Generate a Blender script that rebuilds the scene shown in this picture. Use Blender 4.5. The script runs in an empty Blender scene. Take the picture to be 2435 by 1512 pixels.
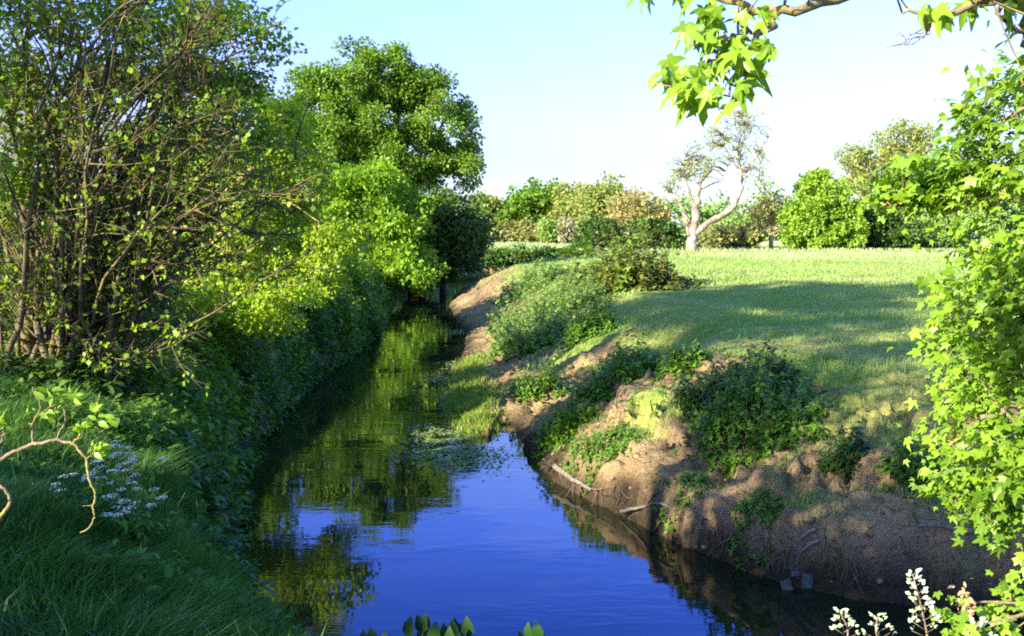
import bpy, math, random
import numpy as np
from math import radians as R

# ------------------------------------------------------------------ camera, sky, sun, exposure
SC = bpy.context.scene
COL = SC.collection
F, CU, CV = 2150.0, 1217.0, 756.0          # focal length and centre, in units of a 2434 px wide picture
PITCH = math.atan((756 - 548) / F)
EYE = np.array((0.0, 0.0, 4.5))
cam = bpy.data.cameras.new('camera')
cam.sensor_width = 36.0
cam.lens = 36.0 * F / 2434.0
cam.clip_start = 0.05
cam.clip_end = 3000
co = bpy.data.objects.new('camera', cam)
COL.objects.link(co)
co.location = EYE
co.rotation_euler = (math.pi / 2 - PITCH, 0, 0)
SC.camera = co

SUN_ELEV = 24.0
SUN_TRAVEL = (0.76, 0.65)                  # heading of the sunlight over the ground
sun_az = math.atan2(-SUN_TRAVEL[0], -SUN_TRAVEL[1])   # direction to the sun, clockwise from +Y
W = bpy.data.worlds.new("World")
SC.world = W
W.use_nodes = True
nt = W.node_tree
nt.nodes.clear()
sky = nt.nodes.new('ShaderNodeTexSky')
sky.sky_type = 'NISHITA'
sky.sun_disc = False
sky.sun_elevation = R(SUN_ELEV)
sky.sun_rotation = sun_az
sky.air_density = 1.2
sky.dust_density = 0.6
sky.ozone_density = 2.0
hs = nt.nodes.new('ShaderNodeHueSaturation')
hs.inputs['Saturation'].default_value = 1.35
bg = nt.nodes.new('ShaderNodeBackground')
bg.inputs['Strength'].default_value = 0.098
wo = nt.nodes.new('ShaderNodeOutputWorld')
nt.links.new(sky.outputs[0], hs.inputs['Color'])
wtc = nt.nodes.new('ShaderNodeTexCoord')            # bluer sky with height, whiter at the horizon
wsp = nt.nodes.new('ShaderNodeSeparateXYZ')
wrp = nt.nodes.new('ShaderNodeValToRGB')
el = wrp.color_ramp.elements
el[0].position = 0.009; el[0].color = (.46, .58, 1.4, 1)
el[1].position = 0.8; el[1].color = (1.8, 1.35, .70, 1)
for p_, c_ in ((.07, (.47, .47, .68, 1)), (.139, (.74, .58, .82, 1)), (.242, (1.18, .89, 1.6, 1)), (.32, (.95, .88, 2.3, 1)), (.423, (.62, .66, 2.1, 1)), (.6, (.75, .92, 1.0, 1))):
    e2 = el.new(p_); e2.color = c_
wmx = nt.nodes.new('ShaderNodeMix'); wmx.data_type = 'RGBA'; wmx.blend_type = 'MULTIPLY'; wmx.inputs[0].default_value = 1
nt.links.new(wtc.outputs['Generated'], wsp.inputs[0])
nt.links.new(wsp.outputs['Z'], wrp.inputs[0])
nt.links.new(hs.outputs[0], wmx.inputs[6])
nt.links.new(wrp.outputs[0], wmx.inputs[7])
nt.links.new(wmx.outputs[2], bg.inputs['Color'])
nt.links.new(bg.outputs[0], wo.inputs[0])
sl = bpy.data.lights.new('sun', 'SUN')
sl.energy = 5.0
sl.angle = R(0.5)
sl.color = (1.0, 0.88, 0.68)
so = bpy.data.objects.new('sun', sl)
COL.objects.link(so)
ce = math.cos(R(SUN_ELEV))
tn = math.hypot(*SUN_TRAVEL)
SUN_DIR = np.array((SUN_TRAVEL[0] / tn * ce, SUN_TRAVEL[1] / tn * ce, -math.sin(R(SUN_ELEV))))
from mathutils import Vector
so.rotation_euler = Vector(SUN_DIR).to_track_quat('-Z', 'Y').to_euler()
so.location = (-40, -20, 40)

SC.view_settings.view_transform = 'Standard'
SC.view_settings.look = 'None'
SC.view_settings.gamma = 1
SC.view_settings.exposure = 1.95
SC.render.engine = 'CYCLES'
cy = SC.cycles
cy.max_bounces = 7
cy.diffuse_bounces = 3
cy.glossy_bounces = 3
cy.transmission_bounces = 4
cy.caustics_reflective = False
cy.caustics_refractive = False
cy.sample_clamp_indirect = 6
cy.filter_width = 1.9
cy.use_denoising = False

# ------------------------------------------------------------------ picture-unit helpers
CP, SP = math.cos(PITCH), math.sin(PITCH)

def ray(u, v):
    a, b = (u - CU) / F, -(v - CV) / F
    return np.array((a, CP + b * SP, -SP + b * CP))

def U(u, v, d):
    """point seen at (u, v) at world distance y = d"""
    r = ray(u, v)
    return EYE + r * (d / r[1])

def G(u, v, z=0.0):
    r = ray(u, v)
    return EYE + r * ((z - EYE[2]) / r[2])

# ------------------------------------------------------------------ noise
def _h(ix, iy, s):
    n = (ix.astype(np.int64) * 374761393 + iy.astype(np.int64) * 668265263 + s * 1442695041) & 0x7fffffff
    n = ((n ^ (n >> 13)) * 1274126177) & 0x7fffffff
    return ((n ^ (n >> 16)) & 0xffff) / 65535.0

def vn(x, y, s=0):
    x = np.asarray(x, float); y = np.asarray(y, float)
    ix, iy = np.floor(x), np.floor(y)
    fx, fy = x - ix, y - iy
    fx = fx * fx * (3 - 2 * fx); fy = fy * fy * (3 - 2 * fy)
    a, b = _h(ix, iy, s), _h(ix + 1, iy, s)
    c, d = _h(ix, iy + 1, s), _h(ix + 1, iy + 1, s)
    return (a + (b - a) * fx) * (1 - fy) + (c + (d - c) * fx) * fy - 0.5

def fbm(x, y, s=0, o=4):
    t, a = 0, 1.0
    for k in range(o):
        t = t + a * vn(x, y, s + k); x = x * 2.03 + 3.1; y = y * 2.03 - 1.7; a *= 0.5
    return t

# ------------------------------------------------------------------ river course and ground height
LEFT = [(40, -6), (18, 1.0), (10, 3.3), (5, 4.5), (2, 4.9), (0.3, 5.4), (-0.9, 6.2), (-1.8, 7.4), (-2.6, 8.8), (-3.3, 10.5)]
LEFT += [tuple(G(*p)[:2]) for p in [(560, 1330), (560, 1240), (565, 1160), (580, 1100), (625, 1030), (680, 965), (745, 905),
                                    (830, 850), (885, 790), (910, 730), (915, 690)]]
LEFT += [(-8.6, 76), (-3, 84), (6, 88), (16, 91)]
RIGHT = [tuple(G(*p)[:2]) for p in [(2434, 1460), (2150, 1440), (2000, 1420), (1870, 1395), (1750, 1350), (1640, 1305), (1500, 1240),
                                    (1400, 1190), (1310, 1140), (1262, 1090), (1236, 1050), (1215, 1008), (1185, 1012), (1165, 1040), (1090, 1010),
                                    (1066, 950), (1072, 890), (1100, 840), (1108, 790), (1078, 750), (1066, 720), (1082, 700), (1125, 687)]]
RIGHT = [(45, 4.5), (20, 8.0), (10, 9.6)] + RIGHT + [(0.5, 77), (7, 83), (16, 86)]
LEFT = np.array(LEFT); RIGHT = np.array(RIGHT)
POLY = np.vstack((LEFT, RIGHT[::-1]))

def seg_dist(x, y, P):
    best = np.full(x.shape, 1e9)
    for (ax, ay), (bx, by) in zip(P[:-1], P[1:]):
        dx, dy = bx - ax, by - ay
        t = np.clip(((x - ax) * dx + (y - ay) * dy) / (dx * dx + dy * dy + 1e-9), 0, 1)
        best = np.minimum(best, np.hypot(x - ax - t * dx, y - ay - t * dy))
    return best

def inside(x, y, P):
    r = np.zeros(x.shape, bool)
    n = len(P)
    for i in range(n):
        (ax, ay), (bx, by) = P[i], P[(i + 1) % n]
        c = ((ay > y) != (by > y)) & (x < (bx - ax) * (y - ay) / (by - ay + 1e-12) + ax)
        r ^= c
    return r

KN = [0, .25, .6, 1.0, 2.0, 3.2, 4.5, 6.5, 12]
RP = {8: [0, .80, .90, .92, 1.18, 1.65, 2.0, 2.2, 2.2], 14: [0, .74, .86, .92, 1.25, 1.75, 2.1, 2.2, 2.2],
      18: [0, .22, .4, .62, 1.25, 1.85, 2.15, 2.2, 2.2], 23: [0, .06, .12, .2, .45, 1.0, 1.6, 2.15, 2.2],
      32: [0, .05, .1, .17, .42, .95, 1.6, 2.15, 2.2], 42: [0, .08, .2, .35, .8, 1.35, 1.9, 2.2, 2.2],
      60: [0, .1, .3, .55, 1.1, 1.7, 2.15, 2.2, 2.2], 90: [0, .1, .3, .55, 1.1, 1.7, 2.15, 2.2, 2.2]}
LPR = [0, .75, 1.5, 1.95, 2.35, 2.45, 2.45, 2.45, 2.45]

def field(x, y):
    shp = np.shape(x)
    x = np.asarray(x, float).ravel(); y = np.asarray(y, float).ravel()
    wob = (0.40 * fbm(x * 1.1, y * 1.1, 5, 3) + .16 * vn(x * 4, y * 4, 6)) * np.clip((y - 3) / 3, 0, 1)
    dl, dr = seg_dist(x, y, LEFT), seg_dist(x, y, RIGHT)
    ins = inside(x, y, POLY)
    d = np.minimum(dl, dr)
    left = dl < dr
    de = np.maximum(d + wob, 0.0)
    ks = sorted(RP)
    zr = np.zeros_like(x)
    prof = np.array([np.interp(de, KN, RP[k]) for k in ks])
    yy = np.clip(y, ks[0], ks[-1] - 1e-6)
    i = np.clip(np.searchsorted(ks, yy, 'right') - 1, 0, len(ks) - 2)
    ka = np.array(ks, float)
    t = (yy - ka[i]) / (ka[i + 1] - ka[i])
    zr = prof[i, np.arange(x.size)] * (1 - t) + prof[i + 1, np.arange(x.size)] * t
    zl = np.interp(de, KN, LPR)
    z = np.where(left, zl, zr)
    slope = np.clip(1 - np.abs(de - 1.8) / 2.6, 0, 1) * (~left) + 0.25
    near = np.clip((40 - y) / 25, 0.5, 1)
    z = z + slope * near * (0.34 * fbm(x * .9, y * .9, 11, 3) + 0.36 * np.abs(fbm(x * 2.2, y * 2.2, 21, 3)) + 0.20 * fbm(x * 6, y * 6, 31, 3) - .22 * np.exp(-(vn(x * 1.3 + .4 * vn(x * 3, y * 3, 97), y * 1.3, 98) / .035) ** 2)) * np.clip(de / .5, 0, 1)
    z = z + 0.20 * fbm(x * .12, y * .12, 41, 3) * np.clip((de - 3) / 6, 0, 1)
    bench = z / .48 + 1.1 * fbm(x * .55, y * .55, 71, 3)
    fr = bench - np.floor(bench)
    z = z + .30 * (np.clip((fr - .15) / .35, 0, 1) - fr) * slope * near * (~left) * np.clip(de / .8, 0, 1) * np.clip((24 - y) / 6, .2, 1)
    # the mound the bramble grows on
    z = z + 0.5 * np.exp(-(((x - 4.6) / 2.6) ** 2 + ((y - 47) / 5) ** 2))
    z = np.where(ins, -0.12 - np.minimum(1.2, d * .5), np.maximum(z, 0.015))
    sR = np.clip(1.25 - de / np.interp(y, [8, 14, 18, 24, 40, 60, 90], [4.3, 3.7, 3.5, 5.0, 4.2, 5.0, 2.0]) + np.where(y < 20, 1.2, .6) * fbm(x * .8, y * .8, 51, 4), 0, 1)
    sL = np.clip(.75 - de / .8 + 0.9 * fbm(x, y, 61, 3), 0, 1)
    soil = np.where(left, sL, sR)
    soil = np.where(ins, 1.0, soil)
    return z.reshape(shp), soil.reshape(shp), d.reshape(shp), ins.reshape(shp), left.reshape(shp)

def H(x, y):
    return float(field(np.array([x]), np.array([y]))[0][0])

def hit(u, v):
    """where the line of sight meets the ground"""
    r = ray(u, v)
    ts = np.concatenate((np.arange(2, 30, .04), np.arange(30, 140, .25)))
    P = EYE[None] + r[None] * ts[:, None]
    z = np.maximum(field(P[:, 0], P[:, 1])[0], 0)
    k = np.argmax(P[:, 2] < z)
    if P[k, 2] >= z[k]:
        k = len(ts) - 1
    return np.array((P[k, 0], P[k, 1], z[k]))

# ------------------------------------------------------------------ object helpers
def tag(o, label=None, cat=None, group=None, kind=None):
    if label: o['label'] = label
    if cat: o['category'] = cat
    if group: o['group'] = group
    if kind: o['kind'] = kind
    return o

def thing(name, loc, label, cat, group=None):
    o = bpy.data.objects.new(name, None)
    COL.objects.link(o)
    o.location = [float(c) for c in loc]
    o.empty_display_size = 0.2
    return tag(o, label, cat, group)

def build(name, parts, mat, parent=None, smooth=False):
    """parts: list of (verts (n,3), faces list-of-arrays (m,k)) in world space -> one mesh object"""
    vs, loops, sizes = [], [], []
    off = 0
    for v, fl in parts:
        vs.append(np.asarray(v, np.float32))
        for f in fl:
            f = np.asarray(f, np.int32)
            loops.append((f + off).ravel()); sizes.append(np.full(len(f), f.shape[1], np.int32))
        off += len(v)
    V = np.concatenate(vs); L = np.concatenate(loops); S = np.concatenate(sizes)
    if parent is not None:
        V = V - np.array(parent.location, np.float32)[None]
    me = bpy.data.meshes.new(name)
    me.vertices.add(len(V)); me.vertices.foreach_set('co', V.ravel())
    me.loops.add(len(L)); me.loops.foreach_set('vertex_index', L)
    me.polygons.add(len(S))
    st = np.zeros(len(S), np.int32); st[1:] = np.cumsum(S)[:-1]
    me.polygons.foreach_set('loop_start', st)
    if smooth:
        me.polygons.foreach_set('use_smooth', np.ones(len(S), bool))
    me.update(calc_edges=True)
    me.validate()
    o = bpy.data.objects.new(name, me)
    COL.objects.link(o)
    if mat: me.materials.append(mat)
    if parent is not None: o.parent = parent
    return o

def nrm(a):
    return a / np.maximum(np.linalg.norm(a, axis=-1, keepdims=True), 1e-9)

TPL = {}
TPL['quad'] = (np.array([(0, 0, 0), (.45, -.3, .07), (1, 0, -.05), (.45, .3, .07)]), [np.array([(0, 1, 2), (0, 2, 3)])])
TPL['ovate'] = (np.array([(0, 0, 0), (.3, -.25, .05), (.65, -.2, .03), (1, 0, -.14), (.65, .2, .03), (.3, .25, .05), (.33, 0, 0), (.68, 0, -.02)]),
                [np.array([(0, 1, 6), (2, 3, 7), (3, 4, 7), (5, 0, 6)]), np.array([(1, 2, 7, 6), (4, 5, 6, 7)])])
TPL['lance'] = (np.array([(0, 0, 0), (.3, -.1, .02), (.65, -.09, .0), (1, 0, -.14), (.65, .09, .0), (.3, .1, .02)]),
                [np.array([(0, 1, 5), (2, 3, 4)]), np.array([(1, 2, 4, 5)])])
_ml = [(-160, .18), (-125, .48), (-108, .52), (-92, .46), (-78, .62), (-62, .86), (-53, .84), (-42, .66), (-30, .58), (-20, .74), (-8, .96), (0, 1.06),
       (8, .94), (20, .76), (30, .56), (42, .68), (53, .86), (62, .82), (78, .64), (92, .45), (108, .53), (125, .46), (160, .18)]
_mv = [(0.0, 0.0, 0.0)] + [(r * math.cos(R(a)), r * math.sin(R(a)), -.16 * r * r + (.06 if r > .55 else -.02)) for a, r in _ml]
_ms = [(-140, .25), (-105, .55), (-88, .36), (-68, .62), (-56, .92), (-45, .60), (-30, .42), (-16, .72), (0, 1.15),
       (16, .74), (30, .44), (45, .62), (56, .9), (68, .6), (88, .36), (105, .53), (140, .25)]
_sv = [(0.0, 0.0, 0.0)] + [(r * math.cos(R(a)), r * math.sin(R(a)), -.34 * r * r + (.10 if r > .55 else -.03)) for a, r in _ms]
TPL['syc'] = (np.array(_sv), [np.array([(0, i, i + 1) for i in range(1, len(_ms))])])
TPL['maple'] = (np.array(_mv), [np.array([(0, i, i + 1) for i in range(1, len(_ml))])])

def leaves(tpl, pos, axis, normal, size, wid=1.0):
    T, Fs = TPL[tpl]
    n, k = len(pos), len(T)
    a = nrm(axis)
    s = nrm(np.cross(normal, a))
    m = np.cross(a, s)
    size = np.broadcast_to(np.asarray(size, float), (n,))
    wid = np.broadcast_to(np.asarray(wid, float), (n,))
    V = (T[None, :, 0, None] * a[:, None] + T[None, :, 1, None] * s[:, None] * wid[:, None, None] + T[None, :, 2, None] * m[:, None])
    V = pos[:, None] + V * size[:, None, None]
    o = (np.arange(n) * k)[:, None, None]
    return V.reshape(-1, 3), [(f[None] + o).reshape(-1, f.shape[1]) for f in Fs]

def tube(P, r, sides=5):
    P = np.asarray(P, float); n = len(P)
    r = np.broadcast_to(np.asarray(r, float), (n,))
    t = np.gradient(P, axis=0); t = nrm(t)
    ref = np.array((0.31, 0.95, 0.05)) if abs(t[0][2]) > .8 else np.array((0.05, 0.1, 0.99))
    a = nrm(np.cross(t, ref[None])); b = np.cross(t, a)
    ang = np.arange(sides) * 2 * math.pi / sides
    V = P[:, None] + r[:, None, None] * (np.cos(ang)[None, :, None] * a[:, None] + np.sin(ang)[None, :, None] * b[:, None])
    i = np.arange(n - 1)[:, None] * sides; j = np.arange(sides)[None]
    j2 = (j + 1) % sides
    q = np.stack((i + j, i + j2, i + sides + j2, i + sides + j), -1).reshape(-1, 4)
    caps = [np.arange(sides)[::-1][None], (np.arange(sides) + (n - 1) * sides)[None]]
    return V.reshape(-1, 3), [q] + caps

def spline(pts, n):
    P = np.asarray(pts, float)
    P = np.vstack((2 * P[0] - P[1], P, 2 * P[-1] - P[-2]))
    m = len(P) - 3
    out = []
    for t in np.linspace(0, m - 1e-6, n):
        i = int(t); f = t - i
        p0, p1, p2, p3 = P[i:i + 4]
        out.append(.5 * ((2 * p1) + (-p0 + p2) * f + (2 * p0 - 5 * p1 + 4 * p2 - p3) * f * f + (-p0 + 3 * p1 - 3 * p2 + p3) * f ** 3))
    return np.array(out)

def rv(g, n):
    return nrm(g.normal(size=(n, 3)))

# ------------------------------------------------------------------ materials
def mat_new(name):
    m = bpy.data.materials.new(name); m.use_nodes = True
    t = m.node_tree; t.nodes.clear()
    return m, t, (lambda k, **kw: _node(t, k, **kw)), t.links.new

def _node(t, k, **kw):
    n = t.nodes.new(k)
    for a, b in kw.items():
        if a.startswith('i_'):
            n.inputs[a[2:].replace('_', ' ')].default_value = b
        else:
            setattr(n, a, b)
    return n

def c4(c): return (c[0], c[1], c[2], 1)

def mixc(N, lk, fac, a, b):
    m = N('ShaderNodeMix', data_type='RGBA')
    if hasattr(fac, 'is_output') or not isinstance(fac, (int, float)): lk(fac, m.inputs[0])
    else: m.inputs[0].default_value = fac
    for v, s in ((a, 6), (b, 7)):
        if isinstance(v, tuple): m.inputs[s].default_value = c4(v)
        else: lk(v, m.inputs[s])
    return m.outputs[2]

def ramp(N, lk, fac, stops):
    r = N('ShaderNodeValToRGB')
    e = r.color_ramp.elements
    while len(e) < len(stops): e.new(.5)
    for k, (p, c) in zip(e, stops):
        k.position = p; k.color = c4(c) if isinstance(c, tuple) else (c, c, c, 1)
    lk(fac, r.inputs[0])
    return r.outputs[0]

def leafmat(name, c1, c2, tr=.4, tcol=None, rough=.5, nscale=.6, spec=.35, c3=None):
    m, t, N, lk = mat_new(name)
    geo = N('ShaderNodeNewGeometry'); tc = N('ShaderNodeTexCoord')
    no = N('ShaderNodeTexNoise', i_Scale=nscale, i_Detail=2.0); lk(tc.outputs['Object'], no.inputs['Vector'])
    c = mixc(N, lk, geo.outputs['Random Per Island'], c1, c2)
    f2 = ramp(N, lk, no.outputs['Fac'], [(.38, 0.0), (.66, 1.0)])
    c = mixc(N, lk, f2, c, mixc(N, lk, .6, c, c3 or tuple(x * 1.35 for x in c2)))
    p = N('ShaderNodeBsdfPrincipled', i_Roughness=rough)
    p.inputs['Specular IOR Level'].default_value = spec
    lk(c, p.inputs['Base Color'])
    tl = N('ShaderNodeBsdfTranslucent')
    tm = N('ShaderNodeMix', data_type='RGBA', blend_type='MULTIPLY'); tm.inputs[0].default_value = 1
    lk(c, tm.inputs[6]); tm.inputs[7].default_value = c4(tcol or (1.7, 1.5, .6))
    lk(tm.outputs[2], tl.inputs['Color'])
    mx = N('ShaderNodeMixShader'); mx.inputs[0].default_value = tr
    lk(p.outputs[0], mx.inputs[1]); lk(tl.outputs[0], mx.inputs[2])
    o = N('ShaderNodeOutputMaterial'); lk(mx.outputs[0], o.inputs[0])
    return m

def barkmat(name, c1, c2, scale=4.0, bump=.4, c3=None):
    m, t, N, lk = mat_new(name)
    tc = N('ShaderNodeTexCoord')
    mp = N('ShaderNodeMapping'); mp.inputs['Scale'].default_value = (1, 1, .25); lk(tc.outputs['Object'], mp.inputs[0])
    no = N('ShaderNodeTexNoise', i_Scale=scale * 3, i_Detail=5.0, i_Roughness=.7); lk(mp.outputs[0], no.inputs['Vector'])
    n2 = N('ShaderNodeTexNoise', i_Scale=scale * .5, i_Detail=3.0); lk(tc.outputs['Object'], n2.inputs['Vector'])
    c = mixc(N, lk, ramp(N, lk, no.outputs['Fac'], [(.35, 0.0), (.65, 1.0)]), c1, c2)
    if c3: c = mixc(N, lk, ramp(N, lk, n2.outputs['Fac'], [(.5, 0.0), (.62, .8)]), c, c3)
    b = N('ShaderNodeBump', i_Strength=bump, i_Distance=.03); lk(no.outputs['Fac'], b.inputs['Height'])
    p = N('ShaderNodeBsdfPrincipled', i_Roughness=.85)
    p.inputs['Specular IOR Level'].default_value = .2
    lk(c, p.inputs['Base Color']); lk(b.outputs[0], p.inputs['Normal'])
    o = N('ShaderNodeOutputMaterial'); lk(p.outputs[0], o.inputs[0])
    return m

M = {}
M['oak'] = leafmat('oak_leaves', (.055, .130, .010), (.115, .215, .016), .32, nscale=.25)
M['lime'] = leafmat('fresh_sunlit_leaves', (.10, .22, .012), (.18, .32, .02), .45, nscale=.4)  # own lime green; also lends bank clumps a sunlit look
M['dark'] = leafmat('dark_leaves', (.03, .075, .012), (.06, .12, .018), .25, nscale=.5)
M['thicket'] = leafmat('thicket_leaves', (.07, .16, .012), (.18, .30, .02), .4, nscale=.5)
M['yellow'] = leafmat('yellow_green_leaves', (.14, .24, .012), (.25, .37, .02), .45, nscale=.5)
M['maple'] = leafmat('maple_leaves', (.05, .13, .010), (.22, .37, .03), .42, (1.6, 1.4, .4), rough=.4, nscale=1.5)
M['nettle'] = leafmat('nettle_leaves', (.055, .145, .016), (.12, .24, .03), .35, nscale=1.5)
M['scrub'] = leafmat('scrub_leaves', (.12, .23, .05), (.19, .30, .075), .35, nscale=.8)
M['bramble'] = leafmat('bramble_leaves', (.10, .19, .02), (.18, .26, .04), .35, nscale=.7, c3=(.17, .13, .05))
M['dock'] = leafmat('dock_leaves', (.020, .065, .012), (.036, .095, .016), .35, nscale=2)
M['far'] = leafmat('far_leaves', (.13, .24, .05), (.19, .31, .07), .3, nscale=.15)  # far treeline leaf colours lightened in place of distance haze
M['farbright'] = leafmat('bright_far_leaves', (.13, .25, .02), (.20, .33, .03), .3, nscale=.3)
M['olive'] = leafmat('olive_leaves', (.17, .25, .06), (.26, .33, .08), .4, nscale=.2, c3=(.31, .29, .10))
M['russet'] = leafmat('russet_leaves', (.23, .24, .085), (.31, .28, .10), .35, nscale=.2)
M['pale'] = leafmat('pale_leaves', (.25, .26, .16), (.33, .34, .22), .35, nscale=.3)
M['greyhedge'] = leafmat('dull_hedge_leaves', (.15, .18, .06), (.21, .23, .075), .3, nscale=.3)
M['silver'] = leafmat('silver_leaves', (.45, .55, .38), (.62, .68, .55), .3, (1.0, 1.1, .7), rough=.5, nscale=5, c3=(.35, .50, .15))
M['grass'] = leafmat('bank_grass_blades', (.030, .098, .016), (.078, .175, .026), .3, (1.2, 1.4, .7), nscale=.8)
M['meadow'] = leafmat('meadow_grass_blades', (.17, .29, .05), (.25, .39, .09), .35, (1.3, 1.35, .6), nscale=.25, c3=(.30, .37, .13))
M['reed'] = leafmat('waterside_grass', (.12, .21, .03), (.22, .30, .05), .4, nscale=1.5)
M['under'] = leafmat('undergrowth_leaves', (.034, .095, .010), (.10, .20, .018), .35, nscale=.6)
M['weedleaf'] = leafmat('weed_leaves', (.009, .036, .006), (.016, .052, .008), .15, nscale=4)  # leaf colour darkened so the bottom-edge weeds look shaded
M['clod'] = barkmat('dry_earth', (.11, .075, .036), (.30, .21, .11), 4, .3)
M['pollard'] = leafmat('thin_yellow_leaves', (.20, .27, .05), (.30, .34, .08), .4, nscale=.2)
M['seedgrass'] = leafmat('pale_seed_grass', (.24, .35, .14), (.35, .43, .20), .35, (1.2, 1.25, .8), nscale=.25, c3=(.40, .44, .26))
M['rootbark'] = barkmat('root_bark', (.07, .05, .03), (.20, .15, .10), 8, .2)
M['flower'] = leafmat('white_petals', (.84, .82, .70), (.88, .87, .78), .3, (1, 1, .95), nscale=3, c3=(.85, .84, .74))
M['weed'] = leafmat('floating_leaves', (.13, .20, .03), (.22, .28, .06), .2, nscale=1.2)
M['bark'] = barkmat('dark_bark', (.06, .045, .03), (.14, .105, .07), 4)
M['twig'] = barkmat('brown_twig_bark', (.042, .036, .02), (.155, .125, .068), 6, .2, (.17, .14, .04))
M['palebark'] = barkmat('pale_bark', (.15, .125, .09), (.40, .35, .27), 1.6, 1.0, (.11, .09, .065))
M['greentwig'] = barkmat('green_brown_twig', (.22, .17, .05), (.36, .27, .10), 6, .2)
M['lichenbark'] = barkmat('lichen_bark', (.10, .078, .05), (.25, .195, .125), 12, .4, (.26, .23, .06))  # brown bark with yellowish lichen patches
M['stem'] = barkmat('green_stem', (.08, .12, .03), (.12, .16, .04), 6, .1)
M['drift'] = barkmat('grey_driftwood', (.085, .078, .066), (.21, .19, .155), 8, .4)
M['stone'] = barkmat('grey_stone', (.045, .047, .042), (.11, .115, .105), 6, .3)

def ground_mat():
    m, t, N, lk = mat_new('meadow_and_soil')
    tc = N('ShaderNodeTexCoord')
    P = tc.outputs['Object']
    def noise(s, d=4, r=.6):
        n = N('ShaderNodeTexNoise', i_Scale=s, i_Detail=float(d), i_Roughness=r); lk(P, n.inputs['Vector']); return n.outputs['Fac']
    at = N('ShaderNodeAttribute', attribute_name='soil')
    n1, n2, n3, n4 = noise(.35), noise(2.2, 6), noise(14, 6, .7), noise(.09, 3)
    g = mixc(N, lk, ramp(N, lk, n2, [(.35, 0.0), (.65, 1.0)]), (.16, .26, .04), (.26, .35, .07))
    g = mixc(N, lk, ramp(N, lk, n1, [(.42, 0.0), (.62, 1.0)]), g, (.31, .31, .09))
    s = mixc(N, lk, ramp(N, lk, n3, [(.3, 0.0), (.7, 1.0)]), (.105, .070, .034), (.36, .255, .13))
    s = mixc(N, lk, ramp(N, lk, n1, [(.4, 0.0), (.65, .7)]), s, (.42, .305, .16))
    ad = N('ShaderNodeMath', operation='ADD'); lk(at.outputs['Fac'], ad.inputs[0])
    mm = N('ShaderNodeMath', operation='MULTIPLY_ADD'); lk(n2, mm.inputs[0]); mm.inputs[1].default_value = .9; mm.inputs[2].default_value = -.45
    lk(mm.outputs[0], ad.inputs[1])
    f = ramp(N, lk, ad.outputs[0], [(.36, 0.0), (.6, 1.0)])
    c = mixc(N, lk, f, g, s)
    wet_shade = N('ShaderNodeAttribute', attribute_name='wet_shade')
    c = mixc(N, lk, wet_shade.outputs['Fac'], c, (.035, .027, .017))  # wet soil and the shaded bank foot share this dark colour
    n5 = noise(6, 5, .65)
    c = mixc(N, lk, ramp(N, lk, n5, [(.33, .55), (.45, 0.0)]), c, mixc(N, lk, .75, c, (.03, .022, .012)))  # crevice shade painted into the hollows of the bump noise
    b0 = N('ShaderNodeBump', i_Strength=.9, i_Distance=.18); lk(n5, b0.inputs['Height'])
    b1 = N('ShaderNodeBump', i_Strength=.9, i_Distance=.25); lk(b0.outputs[0], b1.inputs['Normal']); lk(n2, b1.inputs['Height'])
    b2 = N('ShaderNodeBump', i_Strength=.8, i_Distance=.04); lk(n3, b2.inputs['Height']); lk(b1.outputs[0], b2.inputs['Normal'])
    p = N('ShaderNodeBsdfPrincipled', i_Roughness=.92); p.inputs['Specular IOR Level'].default_value = .15
    lk(c, p.inputs['Base Color']); lk(b2.outputs[0], p.inputs['Normal'])
    o = N('ShaderNodeOutputMaterial'); lk(p.outputs[0], o.inputs[0])
    return m

def water_mat():
    m, t, N, lk = mat_new('river_water')
    tc = N('ShaderNodeTexCoord')
    mp = N('ShaderNodeMapping'); mp.inputs['Scale'].default_value = (.55, 1.5, 1); lk(tc.outputs['Object'], mp.inputs[0])
    n1 = N('ShaderNodeTexNoise', i_Scale=3.5, i_Detail=3.0); lk(mp.outputs[0], n1.inputs['Vector'])
    n2 = N('ShaderNodeTexNoise', i_Scale=.5, i_Detail=2.0); lk(mp.outputs[0], n2.inputs['Vector'])
    mu = N('ShaderNodeMath', operation='MULTIPLY'); lk(n1.outputs['Fac'], mu.inputs[0])
    lk(ramp(N, lk, n2.outputs['Fac'], [(.40, .10), (.62, 1.0)]), mu.inputs[1])
    b = N('ShaderNodeBump', i_Strength=.12, i_Distance=.035); lk(mu.outputs[0], b.inputs['Height'])
    p = N('ShaderNodeBsdfPrincipled', i_Roughness=.015, i_IOR=1.6)
    p.inputs['Base Color'].default_value = (.010, .013, .008, 1)
    lk(b.outputs[0], p.inputs['Normal'])
    o = N('ShaderNodeOutputMaterial'); lk(p.outputs[0], o.inputs[0])
    return m

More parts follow.
